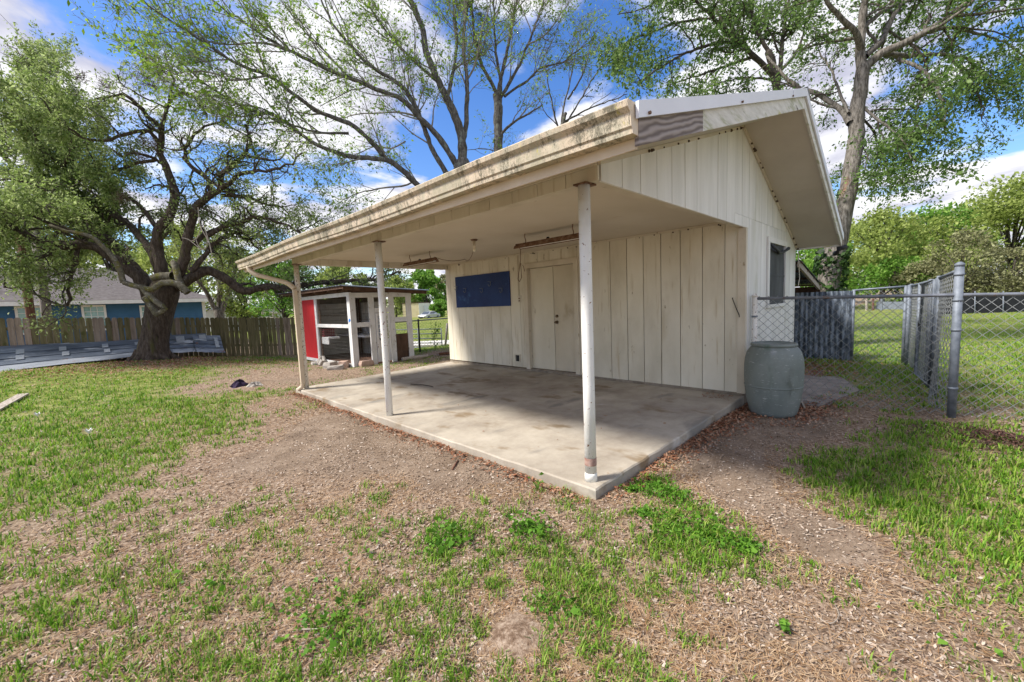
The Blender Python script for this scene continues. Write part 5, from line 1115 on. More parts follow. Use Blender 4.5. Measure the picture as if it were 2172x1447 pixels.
for px, d0, d1, r0, r1 in (([(398, 622), (378, 603), (345, 600), (322, 614), (300, 610), (265, 599)], 12.75, 12.5, .12, .095), ([(262, 600), (255, 575), (240, 545), (215, 520), (190, 500), (140, 490), (105, 478)], 12.5, 11.9, .10, .05), ([(392, 618), (377, 590), (372, 562), (366, 556)], 12.75, 12.9, .12, .11), ([(366, 585), (340, 586), (325, 590)], 12.8, 12.9, .15, .13), ([(300, 606), (316, 628), (350, 656), (332, 666)], 12.55, 12.7, .10, .09), ([(332, 666), (318, 645), (306, 630)], 12.7, 12.55, .11, .09)):
    T.moss.append((J(limb(px, d0, d1), .012), np.linspace(r0 * .82, r1 * .8, len(J(limb(px, d0, d1), 0))), 12))
oak = finish(T, 'live_oak', gb_, 'huge gnarled live oak with dark twisting limbs left of the workshop', BARK_OAK, LF_OAK, .075, .036, BARK_TWIG)
dt = MB()   # bare dead sprays hanging in front of the fork
for px in ([(420, 440), (425, 480), (440, 510), (430, 530), (400, 508), (385, 505)], [(428, 480), (418, 505), (405, 512)], [(430, 470), (445, 520), (450, 545)], [(415, 505), (420, 520), (432, 532)]): dt.tube(catmull(limb(px, 12.2), .1), .013, 5)
dt.build('dead_spray', STICKM, oak)
# ball moss clumps
R = np.random.default_rng(5); q = []
for (x_, y_) in ((222, 180), (168, 165), (300, 165), (320, 178), (160, 200), (345, 160), (310, 300), (335, 310), (300, 335), (260, 420), (90, 575), (150, 560)):
    c = P(x_, y_, 12.9); q.append(c + R.standard_normal((260, 3)) * .11)
q = np.concatenate(q); leaves_obj(q, R.standard_normal((len(q), 3)), 'ball_moss', leaf_mat('ball_moss', [(.05, .03, .02), (.12, .08, .055), (.16, .13, .09)], .1), oak, .11, .012, R)

# ---------------------------------------------------------------- pecans behind the workshop
T = Tree(8); PD = 15.5
pc_ = dict(max=3, leaf_lvl=2, leaf_n=7, leaf_j=.09, dens=(3.0, 5.0, 5.2), start=(.15, .2, .2), ang=((22, 50), (25, 55), (25, 60)), up=(.18, .12, .05), len=(2.2, 1.0, .5), rad=(.028, .012, .006), step=(.3, .18, .14), wig=(.13, .17, .2), grav=(.02, .02, .0), knob=.06)
def J2(path): return J(path, .02)
ptr = [P(975, 660, PD), P(978, 420, PD), P(980, 347, PD)]; ptr[0][2] = -.3
grow(T, J2(ptr), .40, .30, 9, pc_)
for px, d0, d1, r0, r1, mul in (
    ([(980, 360), (980, 300), (967, 250), (947, 207), (930, 173), (903, 110), (897, 67), (883, 27), (867, -5), (840, -70), (820, -160)], PD, PD - .6, .27, .09, 1),
    ([(980, 305), (989, 260), (990, 167), (983, 100), (987, 40), (1000, -40), (1010, -130)], PD, PD + .8, .15, .06, 1),
    ([(947, 210), (960, 160), (968, 100), (965, 30), (955, -50)], PD - .1, PD + 1.2, .11, .05, 1),
    ([(970, 352), (930, 290), (890, 250), (855, 213), (800, 190), (740, 165), (680, 140), (600, 100), (520, 50), (450, 0)], PD, PD - 3.0, .17, .04, 1.2),
    ([(950, 372), (917, 317), (900, 273), (877, 217), (850, 180), (800, 150), (760, 115), (720, 70), (690, 20), (660, -50)], PD, PD - 1.6, .16, .04, 1.2),
    ([(970, 470), (920, 420), (883, 390), (853, 360), (820, 340), (767, 335), (717, 325), (660, 300), (587, 247), (520, 230), (440, 180), (380, 130)], PD, PD - 3.6, .18, .03, 1.1),
    ([(820, 340), (787, 300), (740, 263), (667, 233), (633, 207), (567, 160), (500, 133), (420, 80), (340, 30), (280, -20)], PD - 1.2, PD - 4.2, .13, .03, 1.2),
    ([(740, 283), (667, 280), (600, 255), (540, 225), (470, 215)], PD - 1.6, PD - 3.0, .07, .025, 1.2),
    ([(890, 250), (850, 238), (800, 240), (740, 245), (690, 262)], PD - .4, PD + .8, .06, .02, 1),
    ([(860, 300), (830, 315), (800, 310), (770, 320), (720, 345)], PD, PD - .8, .05, .02, 1),
    ([(880, 385), (850, 395), (800, 400), (760, 410), (720, 430)], PD, PD - 1.0, .06, .02, 1.3),
    ([(930, 175), (880, 130), (840, 90), (800, 40), (770, -20)], PD - .2, PD - .8, .09, .03, 1.2),
    ([(990, 170), (1010, 130), (1020, 70), (1040, 10)], PD + .3, PD - .5, .06, .03, 1),
    ([(600, 100), (540, 90), (470, 95), (400, 70), (330, 75)], PD - 2.4, PD - 4.0, .05, .02, 1.3),
    ([(740, 165), (690, 110), (640, 60), (590, -10)], PD - 1.6, PD - 2.2, .06, .02, 1.2),
    ([(567, 160), (500, 170), (430, 150), (370, 155), (310, 120)], PD - 3, PD - 4.5, .05, .02, 1.2),
): grow(T, J2(limb(px, d0, d1)), r0 * .66, r1 * .55, 0, pc_, mul)
finish(T, 'pecan_tree', (ptr[0][0], ptr[0][1], -.3), 'tall lichen grey pecan with sparse new leaves behind the workshop', BARK_PECAN, LF_PECAN, .095, .038, BARK_PALE)
T = Tree(9); D2 = 17.
b0 = P(1057, 640, D2); b0[2] = -.3
grow(T, J2([b0, P(1058, 420, D2), P(1057, 317, D2), P(1057, 260, D2), P(1055, 200, D2)]), .22, .17, 9, pc_)
for px, d0, d1, r0, r1 in (([(1055, 205), (1045, 180), (1020, 133), (1005, 60), (1000, -20), (1005, -100)], D2, D2 - 1, .10, .04), ([(1056, 205), (1062, 170), (1075, 110), (1088, 50), (1100, -30)], D2, D2 + 1, .12, .05), ([(1058, 215), (1078, 180), (1098, 145), (1120, 95), (1140, 40), (1165, -30)], D2, D2 - .6, .10, .035), ([(1060, 292), (1075, 272), (1100, 253), (1125, 240), (1152, 223)], D2, D2 - 1, .08, .03), ([(1070, 205), (1090, 190), (1117, 173), (1150, 143), (1193, 133), (1224, 108), (1262, 80)], D2, D2 + .8, .07, .02), ([(1058, 250), (1062, 180), (1052, 110), (1048, 30), (1050, -50)], D2, D2, .10, .04), ([(1120, 95), (1160, 70), (1190, 30), (1215, -10)], D2 - .4, D2, .05, .02), ([(990, 318), (1025, 315), (1045, 320)], D2 - .7, D2, .02, .03)):
    grow(T, J2(limb(px, d0, d1)), r0 * .78, r1 * .6, 0, pc_, .9)
finish(T, 'pecan_tree', b0, 'slimmer pecan with upright forks right of the tall one', BARK_PECAN, LF_PECAN, .095, .038, BARK_PALE)
T = Tree(10); D3 = 20.
sc2 = dict(pc_, leaf_n=1.6, dens=(1.6, 2.2, 2.4), len=(1.5, .8, .45))
b0 = P(1195, 640, D3); b0[2] = -.3
grow(T, J2([b0, P(1190, 420, D3), P(1188, 300, D3), P(1200, 240, D3)]), .13, .09, 9, sc2)
for px, d1 in (([(1188, 290), (1195, 230), (1210, 170), (1222, 110), (1235, 60)], D3), ([(1190, 280), (1220, 230), (1250, 180), (1280, 130), (1300, 90)], D3 + 1), ([(1190, 290), (1175, 240), (1165, 190), (1160, 150)], D3 - 1), ([(1195, 260), (1240, 235), (1290, 215), (1330, 200)], D3 - .5), ([(1205, 210), (1235, 160), (1250, 110), (1262, 70)], D3 + .6)):
    grow(T, J2(limb(px, D3, d1)), .05, .02, 0, sc2, 1)
finish(T, 'young_tree', b0, 'small nearly bare tree showing over the gutter', BARK_PECAN, LF_PECAN, .1, .045)

# ---------------------------------------------------------------- elm on the right and the tree over the ridge
ec = dict(max=3, leaf_lvl=1, leaf_n=27, leaf_j=.11, dens=(2.9, 3.9, 4.3), start=(.15, .15, .1), ang=((30, 75), (30, 70), (25, 70)), up=(.0, -.05, 0), len=(1.9, .95, .45), rad=(.05, .016, .006), step=(.22, .15, .12), wig=(.2, .24, .25), grav=(-.03, -.06, -.08), knob=.05, droop=-.3)
T = Tree(12); ED = 12.2
e0 = P(1756, 622, ED); e0[2] = -.25
etr = catmull([e0, P(1757, 600, ED), P(1768, 540, ED), P(1785, 473, ED), P(1796, 417, ED), P(1808, 350, ED), P(1815, 300, ED), P(1818, 233, ED), P(1825, 183, ED), P(1831, 140, ED)], .2)
T.tubes.append((etr + T.R.standard_normal(etr.shape) * .012, np.interp(np.linspace(0, 1, len(etr)), [0, .1, .4, .55, .6, 1], [.35, .29, .255, .225, .21, .165]), 18))
for px, d0, d1, r0, r1, mul in (
    ([(1829, 150), (1824, 100), (1828, 50), (1836, -30), (1840, -110)], ED, ED, .17, .07, 1), ([(1803, 262), (1790, 240), (1768, 220), (1731, 197), (1705, 189), (1670, 170), (1630, 120)], ED, ED + 1.5, .12, .04, .35), ([(1800, 240), (1781, 197), (1765, 150), (1740, 110)], ED, ED + 1, .06, .025, .6),
    ([(1835, 145), (1868, 113), (1915, 93), (1965, 67), (2015, 33), (2070, -10), (2130, -60)], ED, ED - 1.2, .15, .04, 1.1), ([(1861, 113), (1905, 117), (1948, 117), (2015, 117), (2065, 133), (2091, 167), (2112, 205), (2120, 240)], ED, ED + .8, .09, .025, 1.2), ([(1835, 120), (1871, 83), (1891, 40), (1915, 0), (1940, -60)], ED, ED + 1, .12, .05, 1),
    ([(1828, 110), (1820, 85), (1808, 60), (1775, 30), (1755, 5), (1735, -40)], ED, ED - 1, .12, .05, 1), ([(1905, 125), (1930, 135), (1958, 150), (1988, 187), (2001, 230), (2005, 270)], ED - .2, ED - 1.2, .07, .02, 1.3), ([(1822, 215), (1850, 245), (1880, 267), (1915, 300), (1938, 345)], ED, ED - .9, .06, .02, 1.3),
    ([(1818, 240), (1845, 270), (1865, 310), (1878, 345), (1880, 380)], ED, ED + .8, .05, .02, 1.1), ([(1960, 70), (2010, 60), (2070, 70), (2130, 90), (2190, 130)], ED - .6, ED + .2, .07, .02, 1.3), ([(2010, 117), (2050, 160), (2080, 210), (2085, 250)], ED + .3, ED - .4, .04, .02, 1.2), ([(1950, 150), (1960, 190), (1945, 240), (1950, 300)], ED - .4, ED - .2, .04, .015, 1.1), ([(1830, 60), (1880, 20), (1960, -10), (2050, -60)], ED, ED + 1.5, .09, .04, 1.2), ([(2015, 33), (2080, 30), (2150, 20), (2230, 10)], ED - .8, ED - 1.6, .06, .02, 1.2), ([(1820, 300), (1840, 330), (1830, 380), (1835, 410)], ED, ED - .5, .03, .012, .8)):
    grow(T, J2(limb(px, d0, d1)), r0 * .8, r1 * .8, 0, ec, mul)
elm = finish(T, 'elm_tree', e0, 'tall elm with scarred pale trunk and ivy foot right of the gable', BARK_ELM, LF_ELM, .085, .042, BARK_TWIG)
R = np.random.default_rng(2); k_ = R.random(1500); ii_ = (k_ ** 1.4 * len(etr) * .36).astype(int); th = R.random(1500) * 6.28
q = etr[ii_] + np.stack([np.cos(th), np.sin(th), R.standard_normal(1500) * .25], 1) * (.33 + .10 * R.random(1500))[:, None]
leaves_obj(q, R.standard_normal((1500, 3)) + [0, 0, -.4], 'ivy', LF_IVY, elm, .11, .09, R)
T = Tree(14); GD = 16.
b0 = P(1640, 640, GD); b0[2] = -.3
grow(T, J2([b0, P(1648, 400, GD), P(1648, 230, GD), P(1640, 150, GD), P(1630, 110, GD)]), .24, .13, 9, ec)
for px, d1, r0 in (([(1640, 160), (1610, 130), (1575, 95), (1545, 70), (1515, 40), (1480, 5), (1450, -40)], GD - 1, .12), ([(1648, 190), (1655, 140), (1660, 80), (1670, 20), (1680, -50)], GD + 1, .10), ([(1575, 95), (1530, 90), (1490, 100), (1440, 120), (1390, 150), (1350, 175)], GD - 1.5, .07), ([(1545, 70), (1520, 20), (1500, -40)], GD, .06), ([(1600, 120), (1540, 140), (1480, 160), (1420, 180)], GD + .5, .06), ([(1490, 40), (1430, 50), (1380, 70), (1330, 90), (1300, 130)], GD - .5, .05), ([(1480, 5), (1420, -10), (1360, 20), (1310, 30)], GD - 1, .05), ([(1655, 150), (1690, 110), (1710, 50), (1730, 0)], GD, .06), ([(1630, 110), (1600, 50), (1590, -20), (1585, -80)], GD + .3, .08), ([(1640, 170), (1600, 165), (1550, 170), (1500, 185)], GD - 1, .05)):
    grow(T, J2(limb(px, GD, d1)), r0, r0 * .3, 0, dict(ec, leaf_n=24), .9)
finish(T, 'elm_tree', b0, 'leafy green elm rising behind the roof ridge', BARK_TWIG, LF_ELM, .10, .05)

# ---------------------------------------------------------------- trees far behind
def far_tree(name, px_, pbase, ptop, halfw, d_, label, leafm, seed, nl=9000, size=.22, bark=BARK_TWIG, low=.12, nclump=46, cat='tree', flat=1.):
    R = np.random.default_rng(seed); base = P(px_, pbase, d_); top = P(px_, ptop, d_)
    gzv = float(gz(base[0], base[1])); base[2] = gzv; h = top[2] - gzv; rx = halfw * d_ / FPX
    e = empty(name, tuple(base), label, cat)
    tb = []; C = []; 
    for k in range(nclump):
        t = low + (1 - low) * R.random() ** .8; prof_ = math.sin(math.pi * min(1, .12 + t * .86)) ** .6
        a = R.random() * 6.283; rr = rx * prof_ * math.sqrt(R.random()) * 1.0
        c = base + np.array([math.cos(a) * rr, math.sin(a) * rr * flat, h * t * .93]); C.append((c, rx * (.16 + .16 * R.random())))
    tk = catmull([base - [0, 0, .3], base + [.05 * rx, 0, h * .3], base + [0, .05 * rx, h * .6], base + [0, 0, h * .85]], h / 8)
    tb.append((tk, np.linspace(h * .028, h * .006, len(tk)), 8))
    for c, s in C[:30]:
        st = base + (c - base) * np.array([.05, .05, .0]) + [0, 0, max(.1 * h, (c[2] - base[2]) * .5)]
        tb.append((catmull([st, st * .5 + c * .5 + [0, 0, .06 * h], c], h / 10), np.linspace(h * .009, h * .002, len(catmull([st, st * .5 + c * .5 + [0, 0, .06 * h], c], h / 10))), 4))
    tubes_obj(tb, 'trunk', bark, e)
    idx = R.integers(0, len(C), nl); cs = np.array([c for c, s in C]); ss = np.array([s for c, s in C])
    v = R.standard_normal((nl, 3)); v /= np.linalg.norm(v, axis=1, keepdims=True); q = cs[idx] + v * (ss[idx] * R.random(nl) ** .45)[:, None] * [1, 1, .8]
    q[:, 2] = np.maximum(q[:, 2], gzv + .05)
    leaves_obj(q, R.standard_normal((nl, 3)), 'crown', leafm, e, size, size * .6, R)
FT = [
    ('oak_tree', 2140, 640, 392, 170, 42, 'big yellow green tree at the right edge beyond the field', LF_YEL, 12000, .30),
    ('oak_tree', 1985, 640, 440, 110, 50, 'mid green tree behind the crooked gate', LF_BRIGHT, 8000, .30),
    ('oak_tree', 1870, 640, 445, 120, 46, 'light green tree left of the chain link gate', LF_YEL, 9000, .28),
    ('oak_tree', 1740, 640, 500, 90, 44, 'green tree beside the ivy covered trunk', LF_BRIGHT, 6000, .28),
    ('oak_tree', 2060, 640, 425, 110, 56, 'mid height green tree filling the gap over the big fence post', LF_YEL, 8000, .32),
    ('oak_tree', 1930, 640, 470, 100, 60, 'pale tree far behind the crooked gate', LF_OAK2, 7000, .34),
    ('oak_tree', 1800, 640, 480, 100, 58, 'hazy green tree right of the elm trunk', LF_YEL, 7000, .32),
    ('scrub_bush', 2040, 655, 490, 90, 36, 'grey olive scrub thicket above the black screen fence', LF_OLIVE, 6500, .18),
    ('scrub_bush', 2150, 652, 520, 75, 34, 'olive scrub at the right edge above the black fence', LF_OLIVE, 5000, .18),
    ('scrub_bush', 1900, 652, 540, 70, 42, 'fresh green brush along the far field edge', LF_BRIGHT, 5000, .22),
    ('scrub_bush', 1960, 650, 560, 60, 40, 'low brownish brush beside the grey panel fence', LF_OLIVE, 4000, .2),
    ('oak_tree', 905, 668, 570, 48, 78, 'bright green round tree behind the yellow shed', LF_BRIGHT, 7000, .42),
    ('oak_tree', 950, 668, 580, 32, 88, 'grey green tree beside the bright round one', LF_OLIVE, 3500, .42),
    ('round_bush', 934, 676, 636, 22, 62, 'dense dark green bush right of the parked car', LF_BRIGHT, 4000, .25),
    ('oak_tree', 840, 668, 585, 50, 70, 'pale green tree above the coop roof', LF_YEL, 6000, .36),
    ('oak_tree', 720, 668, 560, 70, 50, 'light green tree behind the coop', LF_YEL, 7000, .30),
    ('oak_tree', 600, 672, 520, 90, 38, 'feathery light green tree left of the downspout', LF_BRIGHT, 9000, .22),
    ('oak_tree', 520, 672, 530, 80, 44, 'pale spring tree above the white metal building', LF_YEL, 7000, .25),
    ('oak_tree', 405, 665, 470, 100, 44, 'light green tree glimpsed between the oak limbs', LF_YEL, 8000, .27),
    ('oak_tree', 250, 660, 440, 110, 48, 'yellow green tree over the blue house roof', LF_YEL, 8000, .28),
    ('oak_tree', 90, 660, 400, 140, 46, 'green tree behind the blue house at the left', LF_OAK2, 9000, .27),
    ('oak_tree', 780, 668, 600, 40, 90, 'small far tree between the porch posts', LF_OLIVE, 3000, .4),
    ('oak_tree', 1000, 668, 590, 60, 80, 'tree hidden mostly behind the porch wall', LF_BRIGHT, 3000, .4),
]
for k, (nm, a, b, c, hw, d_, lb, mt, nl, sz) in enumerate(FT): far_tree(nm, a, b, c, hw, d_, lb, mt, 100 + k, nl, sz, low=.06 if 'bush' in nm else .16, cat='bush' if 'bush' in nm else 'tree')
# small forked tree just past the picket fence
T = Tree(31); D5 = 21.
b0 = P(466, 690, D5); b0[2] = -.2
grow(T, J2([b0, P(466, 672, D5), P(464, 655, D5)]), .25, .2, 9, pc_)
for px, d1 in (([(460, 662), (448, 640), (432, 612), (412, 588), (400, 560)], D5 - 1), ([(464, 660), (466, 625), (464, 590), (462, 550), (450, 510)], D5 + 1), ([(470, 662), (480, 635), (492, 605), (497, 580), (510, 545)], D5), ([(464, 640), (472, 600), (478, 570)], D5 - .5)):
    grow(T, J2(limb(px, D5, d1)), .12, .04, 0, dict(pc_, leaf_n=6), 1)
finish(T, 'forked_tree', b0, 'grey forked tree just past the picket fence', BARK_ELM, LF_YEL, .13, .06)
# sapling at the chain link fence behind the coop
T = Tree(33); b0 = np.array([5.75, 10.55, float(gz(5.75, 10.55))])
grow(T, J2([b0, b0 + [0, .02, .4], b0 + [.05, 0, 1.0]]), .012, .006, 1, dict(pc_, leaf_n=30, dens=(5, 8, 4), len=(.4, .4, .2), leaf_lvl=1, max=2), 1)
finish(T, 'sapling', b0, 'thin leafy sapling in front of the chain link past the coop', BARK_TWIG, LF_BRIGHT, .07, .04, cat='sapling')

# ================================================================ GROUND COVER
R = np.random.default_rng(77)
yaw = math.atan2(FW[1], FW[0])
def scatter(n, rmin, rmax, half=math.radians(66), power=1.0):
    u = R.random(n); r = rmin * (rmax / rmin) ** u if power == 1 else (rmin ** power + (rmax ** power - rmin ** power) * u) ** (1 / power)
    a = yaw + (R.random(n) * 2 - 1) * half
    return CAM[0] + r * np.cos(a), CAM[1] + r * np.sin(a), r
def gzs(x, y):
    n_ = np.exp(-(x * x + (y - 4) ** 2) / 900)
    return gz(x, y) + n_ * (.030 * (vnoise(x, y, 1.3, 1) - .5) + .022 * (vnoise(x, y, 4.1, 2) - .5) + .014 * (vnoise(x, y, 9, 4) - .5))
def blades(x, y, h, w, lean, name, mat, label, kind='stuff'):
    n = len(x); z = gzs(x, y) - .006; a = R.random(n) * 6.283; dirv = np.stack([np.cos(a), np.sin(a), np.zeros(n)], 1); s = np.stack([-np.sin(a), np.cos(a), np.zeros(n)], 1)
    b = np.stack([x, y, z], 1); h = h[:, None]; w = w[:, None]; lean = lean[:, None]; up = np.array([0, 0, 1.])
    m1 = b + dirv * h * lean * .35 + up * h * .55; tip = b + dirv * h * lean + up * h * (1 - .35 * lean)
    v = np.stack([b - s * w / 2, b + s * w / 2, m1 + s * w * .42, m1 - s * w * .42, tip], 1).reshape(-1, 3)
    k = np.arange(n)[:, None] * 5; f = np.concatenate([k + [0, 1, 2], k + [0, 2, 3], k + [3, 2, 4]])
    o = link(name, np_mesh(name, v, f, mat)); tag(o, label, kind=kind); return o
# tufts
x, y, r = scatter(70000, .9, 45)
d = density(x, y); keep = (R.random(len(x)) < np.clip((d - .18) * 1.2, 0, .95) * sm((vnoise(x, y, 6.3, 8) * .5 + vnoise(x, y, 14, 9) * .5 - .30 + .4 * (d - .45)) / .25)) & ~blocked(x, y) & ~((y > 16.6) & (x < 5))
x, y, r, d = x[keep], y[keep], r[keep], d[keep]
nb = R.integers(6, 16, len(x)); idx = np.repeat(np.arange(len(x)), nb); n = len(idx)
spread = (.007 + .015 * R.random(len(x)) + .004 * r)[idx]
bx = x[idx] + R.standard_normal(n) * spread; by = y[idx] + R.standard_normal(n) * spread
hh = ((.035 + .055 * d * R.random(len(x)) + .018 * R.random(len(x)))[idx]) * R.uniform(.5, 1.25, n); ww = (.0042 + .0011 * r[idx]).clip(0, .015) * R.uniform(.7, 1.2, n)
ok = ~blocked(bx, by)
blades(bx[ok], by[ok], hh[ok], ww[ok], R.uniform(.1, .9, n)[ok], 'grass', GRASSM, 'bright spring grass growing in tufts across the yard')
# low clover patches
cx, cy = [], []
for (px_, py_, rad, n) in ((1395, 1040, .15, 420), (1440, 1060, .10, 160), (1340, 1040, .06, 80), (1480, 1120, .22, 420), (1410, 1130, .12, 120), (1520, 1150, .14, 200), (970, 1140, .14, 150), (1130, 1130, .16, 250), (940, 1160, .12, 150), (690, 1350, .14, 110), (1370, 1095, .06, 160), (1580, 1165, .08, 250), (1660, 1340, .03, 30), (450, 1260, .2, 60), (690, 1310, .2, 90), (2120, 1385, .3, 60), (1190, 1300, .14, 120), (300, 770, 1.2, 700), (700, 815, .8, 500), (450, 780, 1.2, 400), (620, 1290, .2, 60), (800, 1150, .3, 80), (560, 760, .9, 900)):
    c = G(px_, py_); q = R.standard_normal((n, 2)) * rad * .6; cx.append(c[0] + q[:, 0]); cy.append(c[1] + q[:, 1])
cx = np.concatenate(cx); cy = np.concatenate(cy); ok = ~blocked(cx, cy); cx, cy = cx[ok], cy[ok]; n = len(cx)
q = np.stack([cx, cy, gzs(cx, cy) + R.uniform(.012, .05, n)], 1)
rr_ = np.hypot(cx - CAM[0], cy - CAM[1])
o = leaves_obj(q, np.concatenate([R.standard_normal((n, 2)), R.standard_normal((n, 1)) * .3], 1), 'clover', CLOVERM, None, .022, .019, R); tag(o, 'low green clover and weeds near the slab corner', kind='stuff')
# dead leaves and chips
def flat_scatter(x, y, ln, wd, name, mat, label, tilt=.35, lift=.006, z=None):
    n = len(x); zz = gzs(x, y) + R.random(n) * lift + .002 if z is None else z
    a = R.random(n) * 6.283; dv_ = np.stack([np.cos(a), np.sin(a), R.standard_normal(n) * tilt], 1); dv_ /= np.linalg.norm(dv_, axis=1, keepdims=True)
    s = np.stack([-np.sin(a), np.cos(a), R.standard_normal(n) * tilt], 1); s /= np.linalg.norm(s, axis=1, keepdims=True); nn = np.cross(dv_, s)
    b = np.stack([x, y, zz + .3 * ln * tilt * .5], 1); L_ = (ln / 2)[:, None]; W_ = (wd / 2)[:, None]
    v = np.stack([b - dv_ * L_, b + s * W_ + nn * W_ * .35, b + dv_ * L_, b - s * W_ + nn * W_ * .35], 1).reshape(-1, 3)
    o = link(name, np_mesh(name, v, np.arange(4 * n).reshape(n, 4), mat)); tag(o, label, kind='stuff'); return o
x, y, r = scatter(260000, .85, 17); dn = density(x, y); keep = ~blocked(x, y) & (R.random(len(x)) < np.clip((.35 + .95 * vnoise(x, y, 2.7, 15)) * (.5 + .8 * vnoise(x, y, 9, 16)) - .25 * dn + .15 - .35 * sm((.12 - dn) / .12) * vnoise(x, y, 2, 6), .08, 1))
x, y, r = x[keep], y[keep], r[keep]; n = len(x); sc_l = (.75 + .055 * r) * R.lognormal(0, .5, n).clip(.3, 2.1)
flat_scatter(x, y, .0165 * sc_l, .0078 * sc_l, 'leaf_litter', LITTER, 'tan and grey dead leaves and chips strewn over the yard')
x, y, r = scatter(150000, .85, 10); keep = ~blocked(x, y) & (R.random(len(x)) < .35 + .65 * (vnoise(x, y, 1.2, 12) > .45)) & (density(x, y) > .1); x, y, r = x[keep], y[keep], r[keep]; n = len(x)
flat_scatter(x, y, R.uniform(.03, .075, n) * (1 + .04 * r), np.full(n, .0022) * (1 + .25 * r), 'dry_straw', STRAWM, 'dry straw coloured dead grass between the tufts', .25, .012)
# rust coloured leaves under the oak and along the slab edges
lx, ly = [], []
n = 9000; q = R.standard_normal((n, 2)) * [1.9, 1.3]; lx.append(-1.2 + q[:, 0]); ly.append(14.6 + q[:, 1])
n = 1500; t = R.random(n); lx.append(-.16 - np.abs(R.standard_normal(n)) * .09); ly.append(-.1 + 6.9 * t)
n = 2400; t = R.random(n) ** .6; lx.append(-.1 + 4.2 * t); ly.append(-.16 - np.abs(R.standard_normal(n)) * (.06 + .16 * t))
n = 1500; lx.append(3.9 + R.standard_normal(n) * .5); ly.append(-.85 + R.standard_normal(n) * .18)
n = 2500; lx.append(7.5 + R.standard_normal(n) * .8); ly.append(-.4 + R.standard_normal(n) * .35)
lx = np.concatenate(lx); ly = np.concatenate(ly); ok = ~blocked(lx, ly) & (ly < 16.9); lx, ly = lx[ok], ly[ok]; n = len(lx); far = np.hypot(lx - CAM[0], ly - CAM[1])
flat_scatter(lx, ly, R.uniform(.02, .045, n) * (1 + .05 * far), R.uniform(.010, .02, n) * (1 + .05 * far), 'oak_leaves', REDLIT, 'rust brown fallen leaves under the oak and along the slab edge', .4, .025)
n = 160; sx = np.concatenate([R.uniform(3.2, 3.55, 110), R.uniform(0, 3.4, 50)]); sy = np.concatenate([R.uniform(-.05, .35, 110), R.uniform(0, 6.6, 50)])
flat_scatter(sx, sy, R.uniform(.015, .04, n), R.uniform(.008, .018, n), 'slab_leaves', REDLIT, 'few dead leaves blown onto the slab', .3, .004, z=.045 * (sx + .13) / 3.79 + .004)
# mulch heap at the foot of the right hand fence
c = G(2120, 935); n = 2600; q = R.standard_normal((n, 2)) * [.28, .34]; zz = gzs(c[0] + q[:, 0], c[1] + q[:, 1]) + .07 * np.exp(-(q ** 2).sum(1) / .08) * R.random(n)
flat_scatter(c[0] + q[:, 0], c[1] + q[:, 1], R.uniform(.02, .06, n), R.uniform(.01, .02, n), 'dark_mulch', leaf_mat('dark_mulch', [(.035, .016, .012), (.07, .035, .025), (.12, .06, .045)], .05), 'dark brown mulch heap under the right hand fence', .5, .01, z=zz)
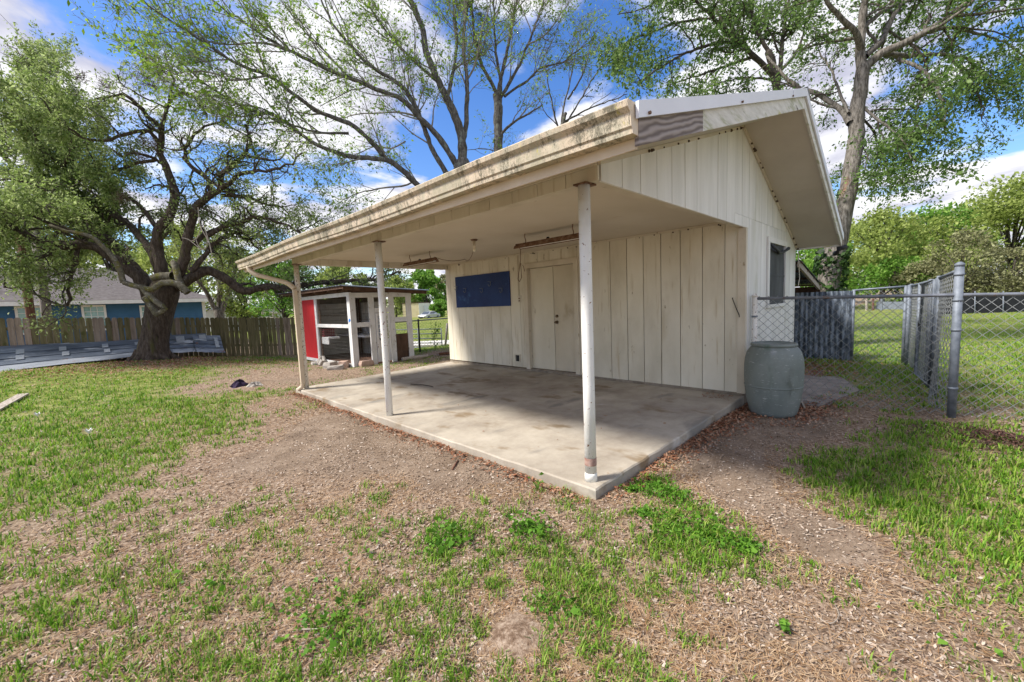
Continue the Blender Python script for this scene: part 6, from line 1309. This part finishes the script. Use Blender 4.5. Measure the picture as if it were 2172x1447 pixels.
# broad-leaved weeds
def weed(px_, py_, label, n=26, s=.14, size=.036):
    c = G(px_, py_); e = empty('broadleaf_weed', (c[0], c[1], c[2]), label, 'weed', 'broad leaved weeds in front of the slab'); m = []
    st = MB()
    for k in range(7):
        a = k * .9 + R.random(); t_ = c + np.array([math.cos(a) * s * .7, math.sin(a) * s * .7, .05 + .06 * R.random()]); st.tube([c, c * .5 + t_ * .5 + [0, 0, .03], t_], [.003, .0025, .0015], 4)
    st.build('stem', CLOVERM, e)
    q = c + np.concatenate([R.standard_normal((n, 2)) * s * .55, R.uniform(.03, .12, (n, 1))], 1); dq = np.concatenate([R.standard_normal((n, 2)), R.standard_normal((n, 1)) * .25], 1)
    for k in range(n): leaves_obj(q[k:k + 1], dq[k:k + 1], 'leaf', CLOVERM, e, size, size * .75, R)
weed(1120, 1130, 'broad leaved weed with round leaves nearest the slab corner', 60); weed(935, 1150, 'broad leaved weed left of the round leaved one', 48, .12)
weed(1140, 1040, 'wispy weed growing against the slab edge', 16, .06, .03)
# sticks
for k, (pts, r_, lb) in enumerate((([(1740, 1318), (1752, 1326), (1768, 1326), (1780, 1310), (1772, 1290)], .004, 'curved pale twig in the right foreground'), ([(1745, 1128), (1775, 1125), (1790, 1120)], .005, 'small forked dark stick on the right bare patch'), ([(960, 998), (972, 978)], .012, 'stubby brown stick on the bare earth left of the slab'), ([(1290, 1183), (1320, 1188), (1345, 1200)], .005, 'grey stick lying in the grass below the slab corner'), ([(640, 1340), (680, 1338), (705, 1330)], .004, 'thin tan stick in the left foreground'), ([(770, 985), (820, 970), (870, 978)], .004, 'thin twig on the bare earth by the slab edge'), ([(1915, 1250), (1948, 1262)], .006, 'straight brown stick in the right foreground'), ([(800, 1020), (845, 1032)], .004, 'pale twig on the bare patch left of the slab'), ([(1420, 955), (1470, 930)], .006, 'pale stick lying along the right slab edge'))):
    pp = [G(*p) + np.array([0, 0, .012]) for p in pts]; pp = catmull(pp, .03) if len(pp) > 2 else np.array([pp[0], (pp[0] + pp[1]) / 2 + [0, 0, .004], pp[1]])
    tag(MB().tube(pp, np.linspace(r_, r_ * .5, len(pp)), 6).build('stick', STICKM if k != 2 else POLE_R, None, True), lb, 'stick', 'sticks lying about the yard')
# rain lilies
for (px_, py_, hh_, lb) in ((200, 962, .24, 'white lily flower in the grass nearer the camera'), (88, 912, .20, 'white lily flower further left in the grass')):
    c = G(px_, py_); e = empty('lily_flower', tuple(c), lb, 'flower'); t_ = c + np.array([-.02, .02, hh_]); MB().tube([c, c + [0, 0, hh_ * .5], t_], .005, 5).build('stem', CLOVERM, e)
    for k in range(6):
        a = k * math.pi / 3; dv_ = np.array([math.cos(a) * .62, math.sin(a) * .62, .95]); sv = np.array([-math.sin(a), math.cos(a), 0])
        MB().add([t_, t_ + dv_ * .035 + sv * .018, t_ + dv_ * .07, t_ + dv_ * .035 - sv * .018], [(0, 1, 2, 3)]).build('petal', PETAL, e)
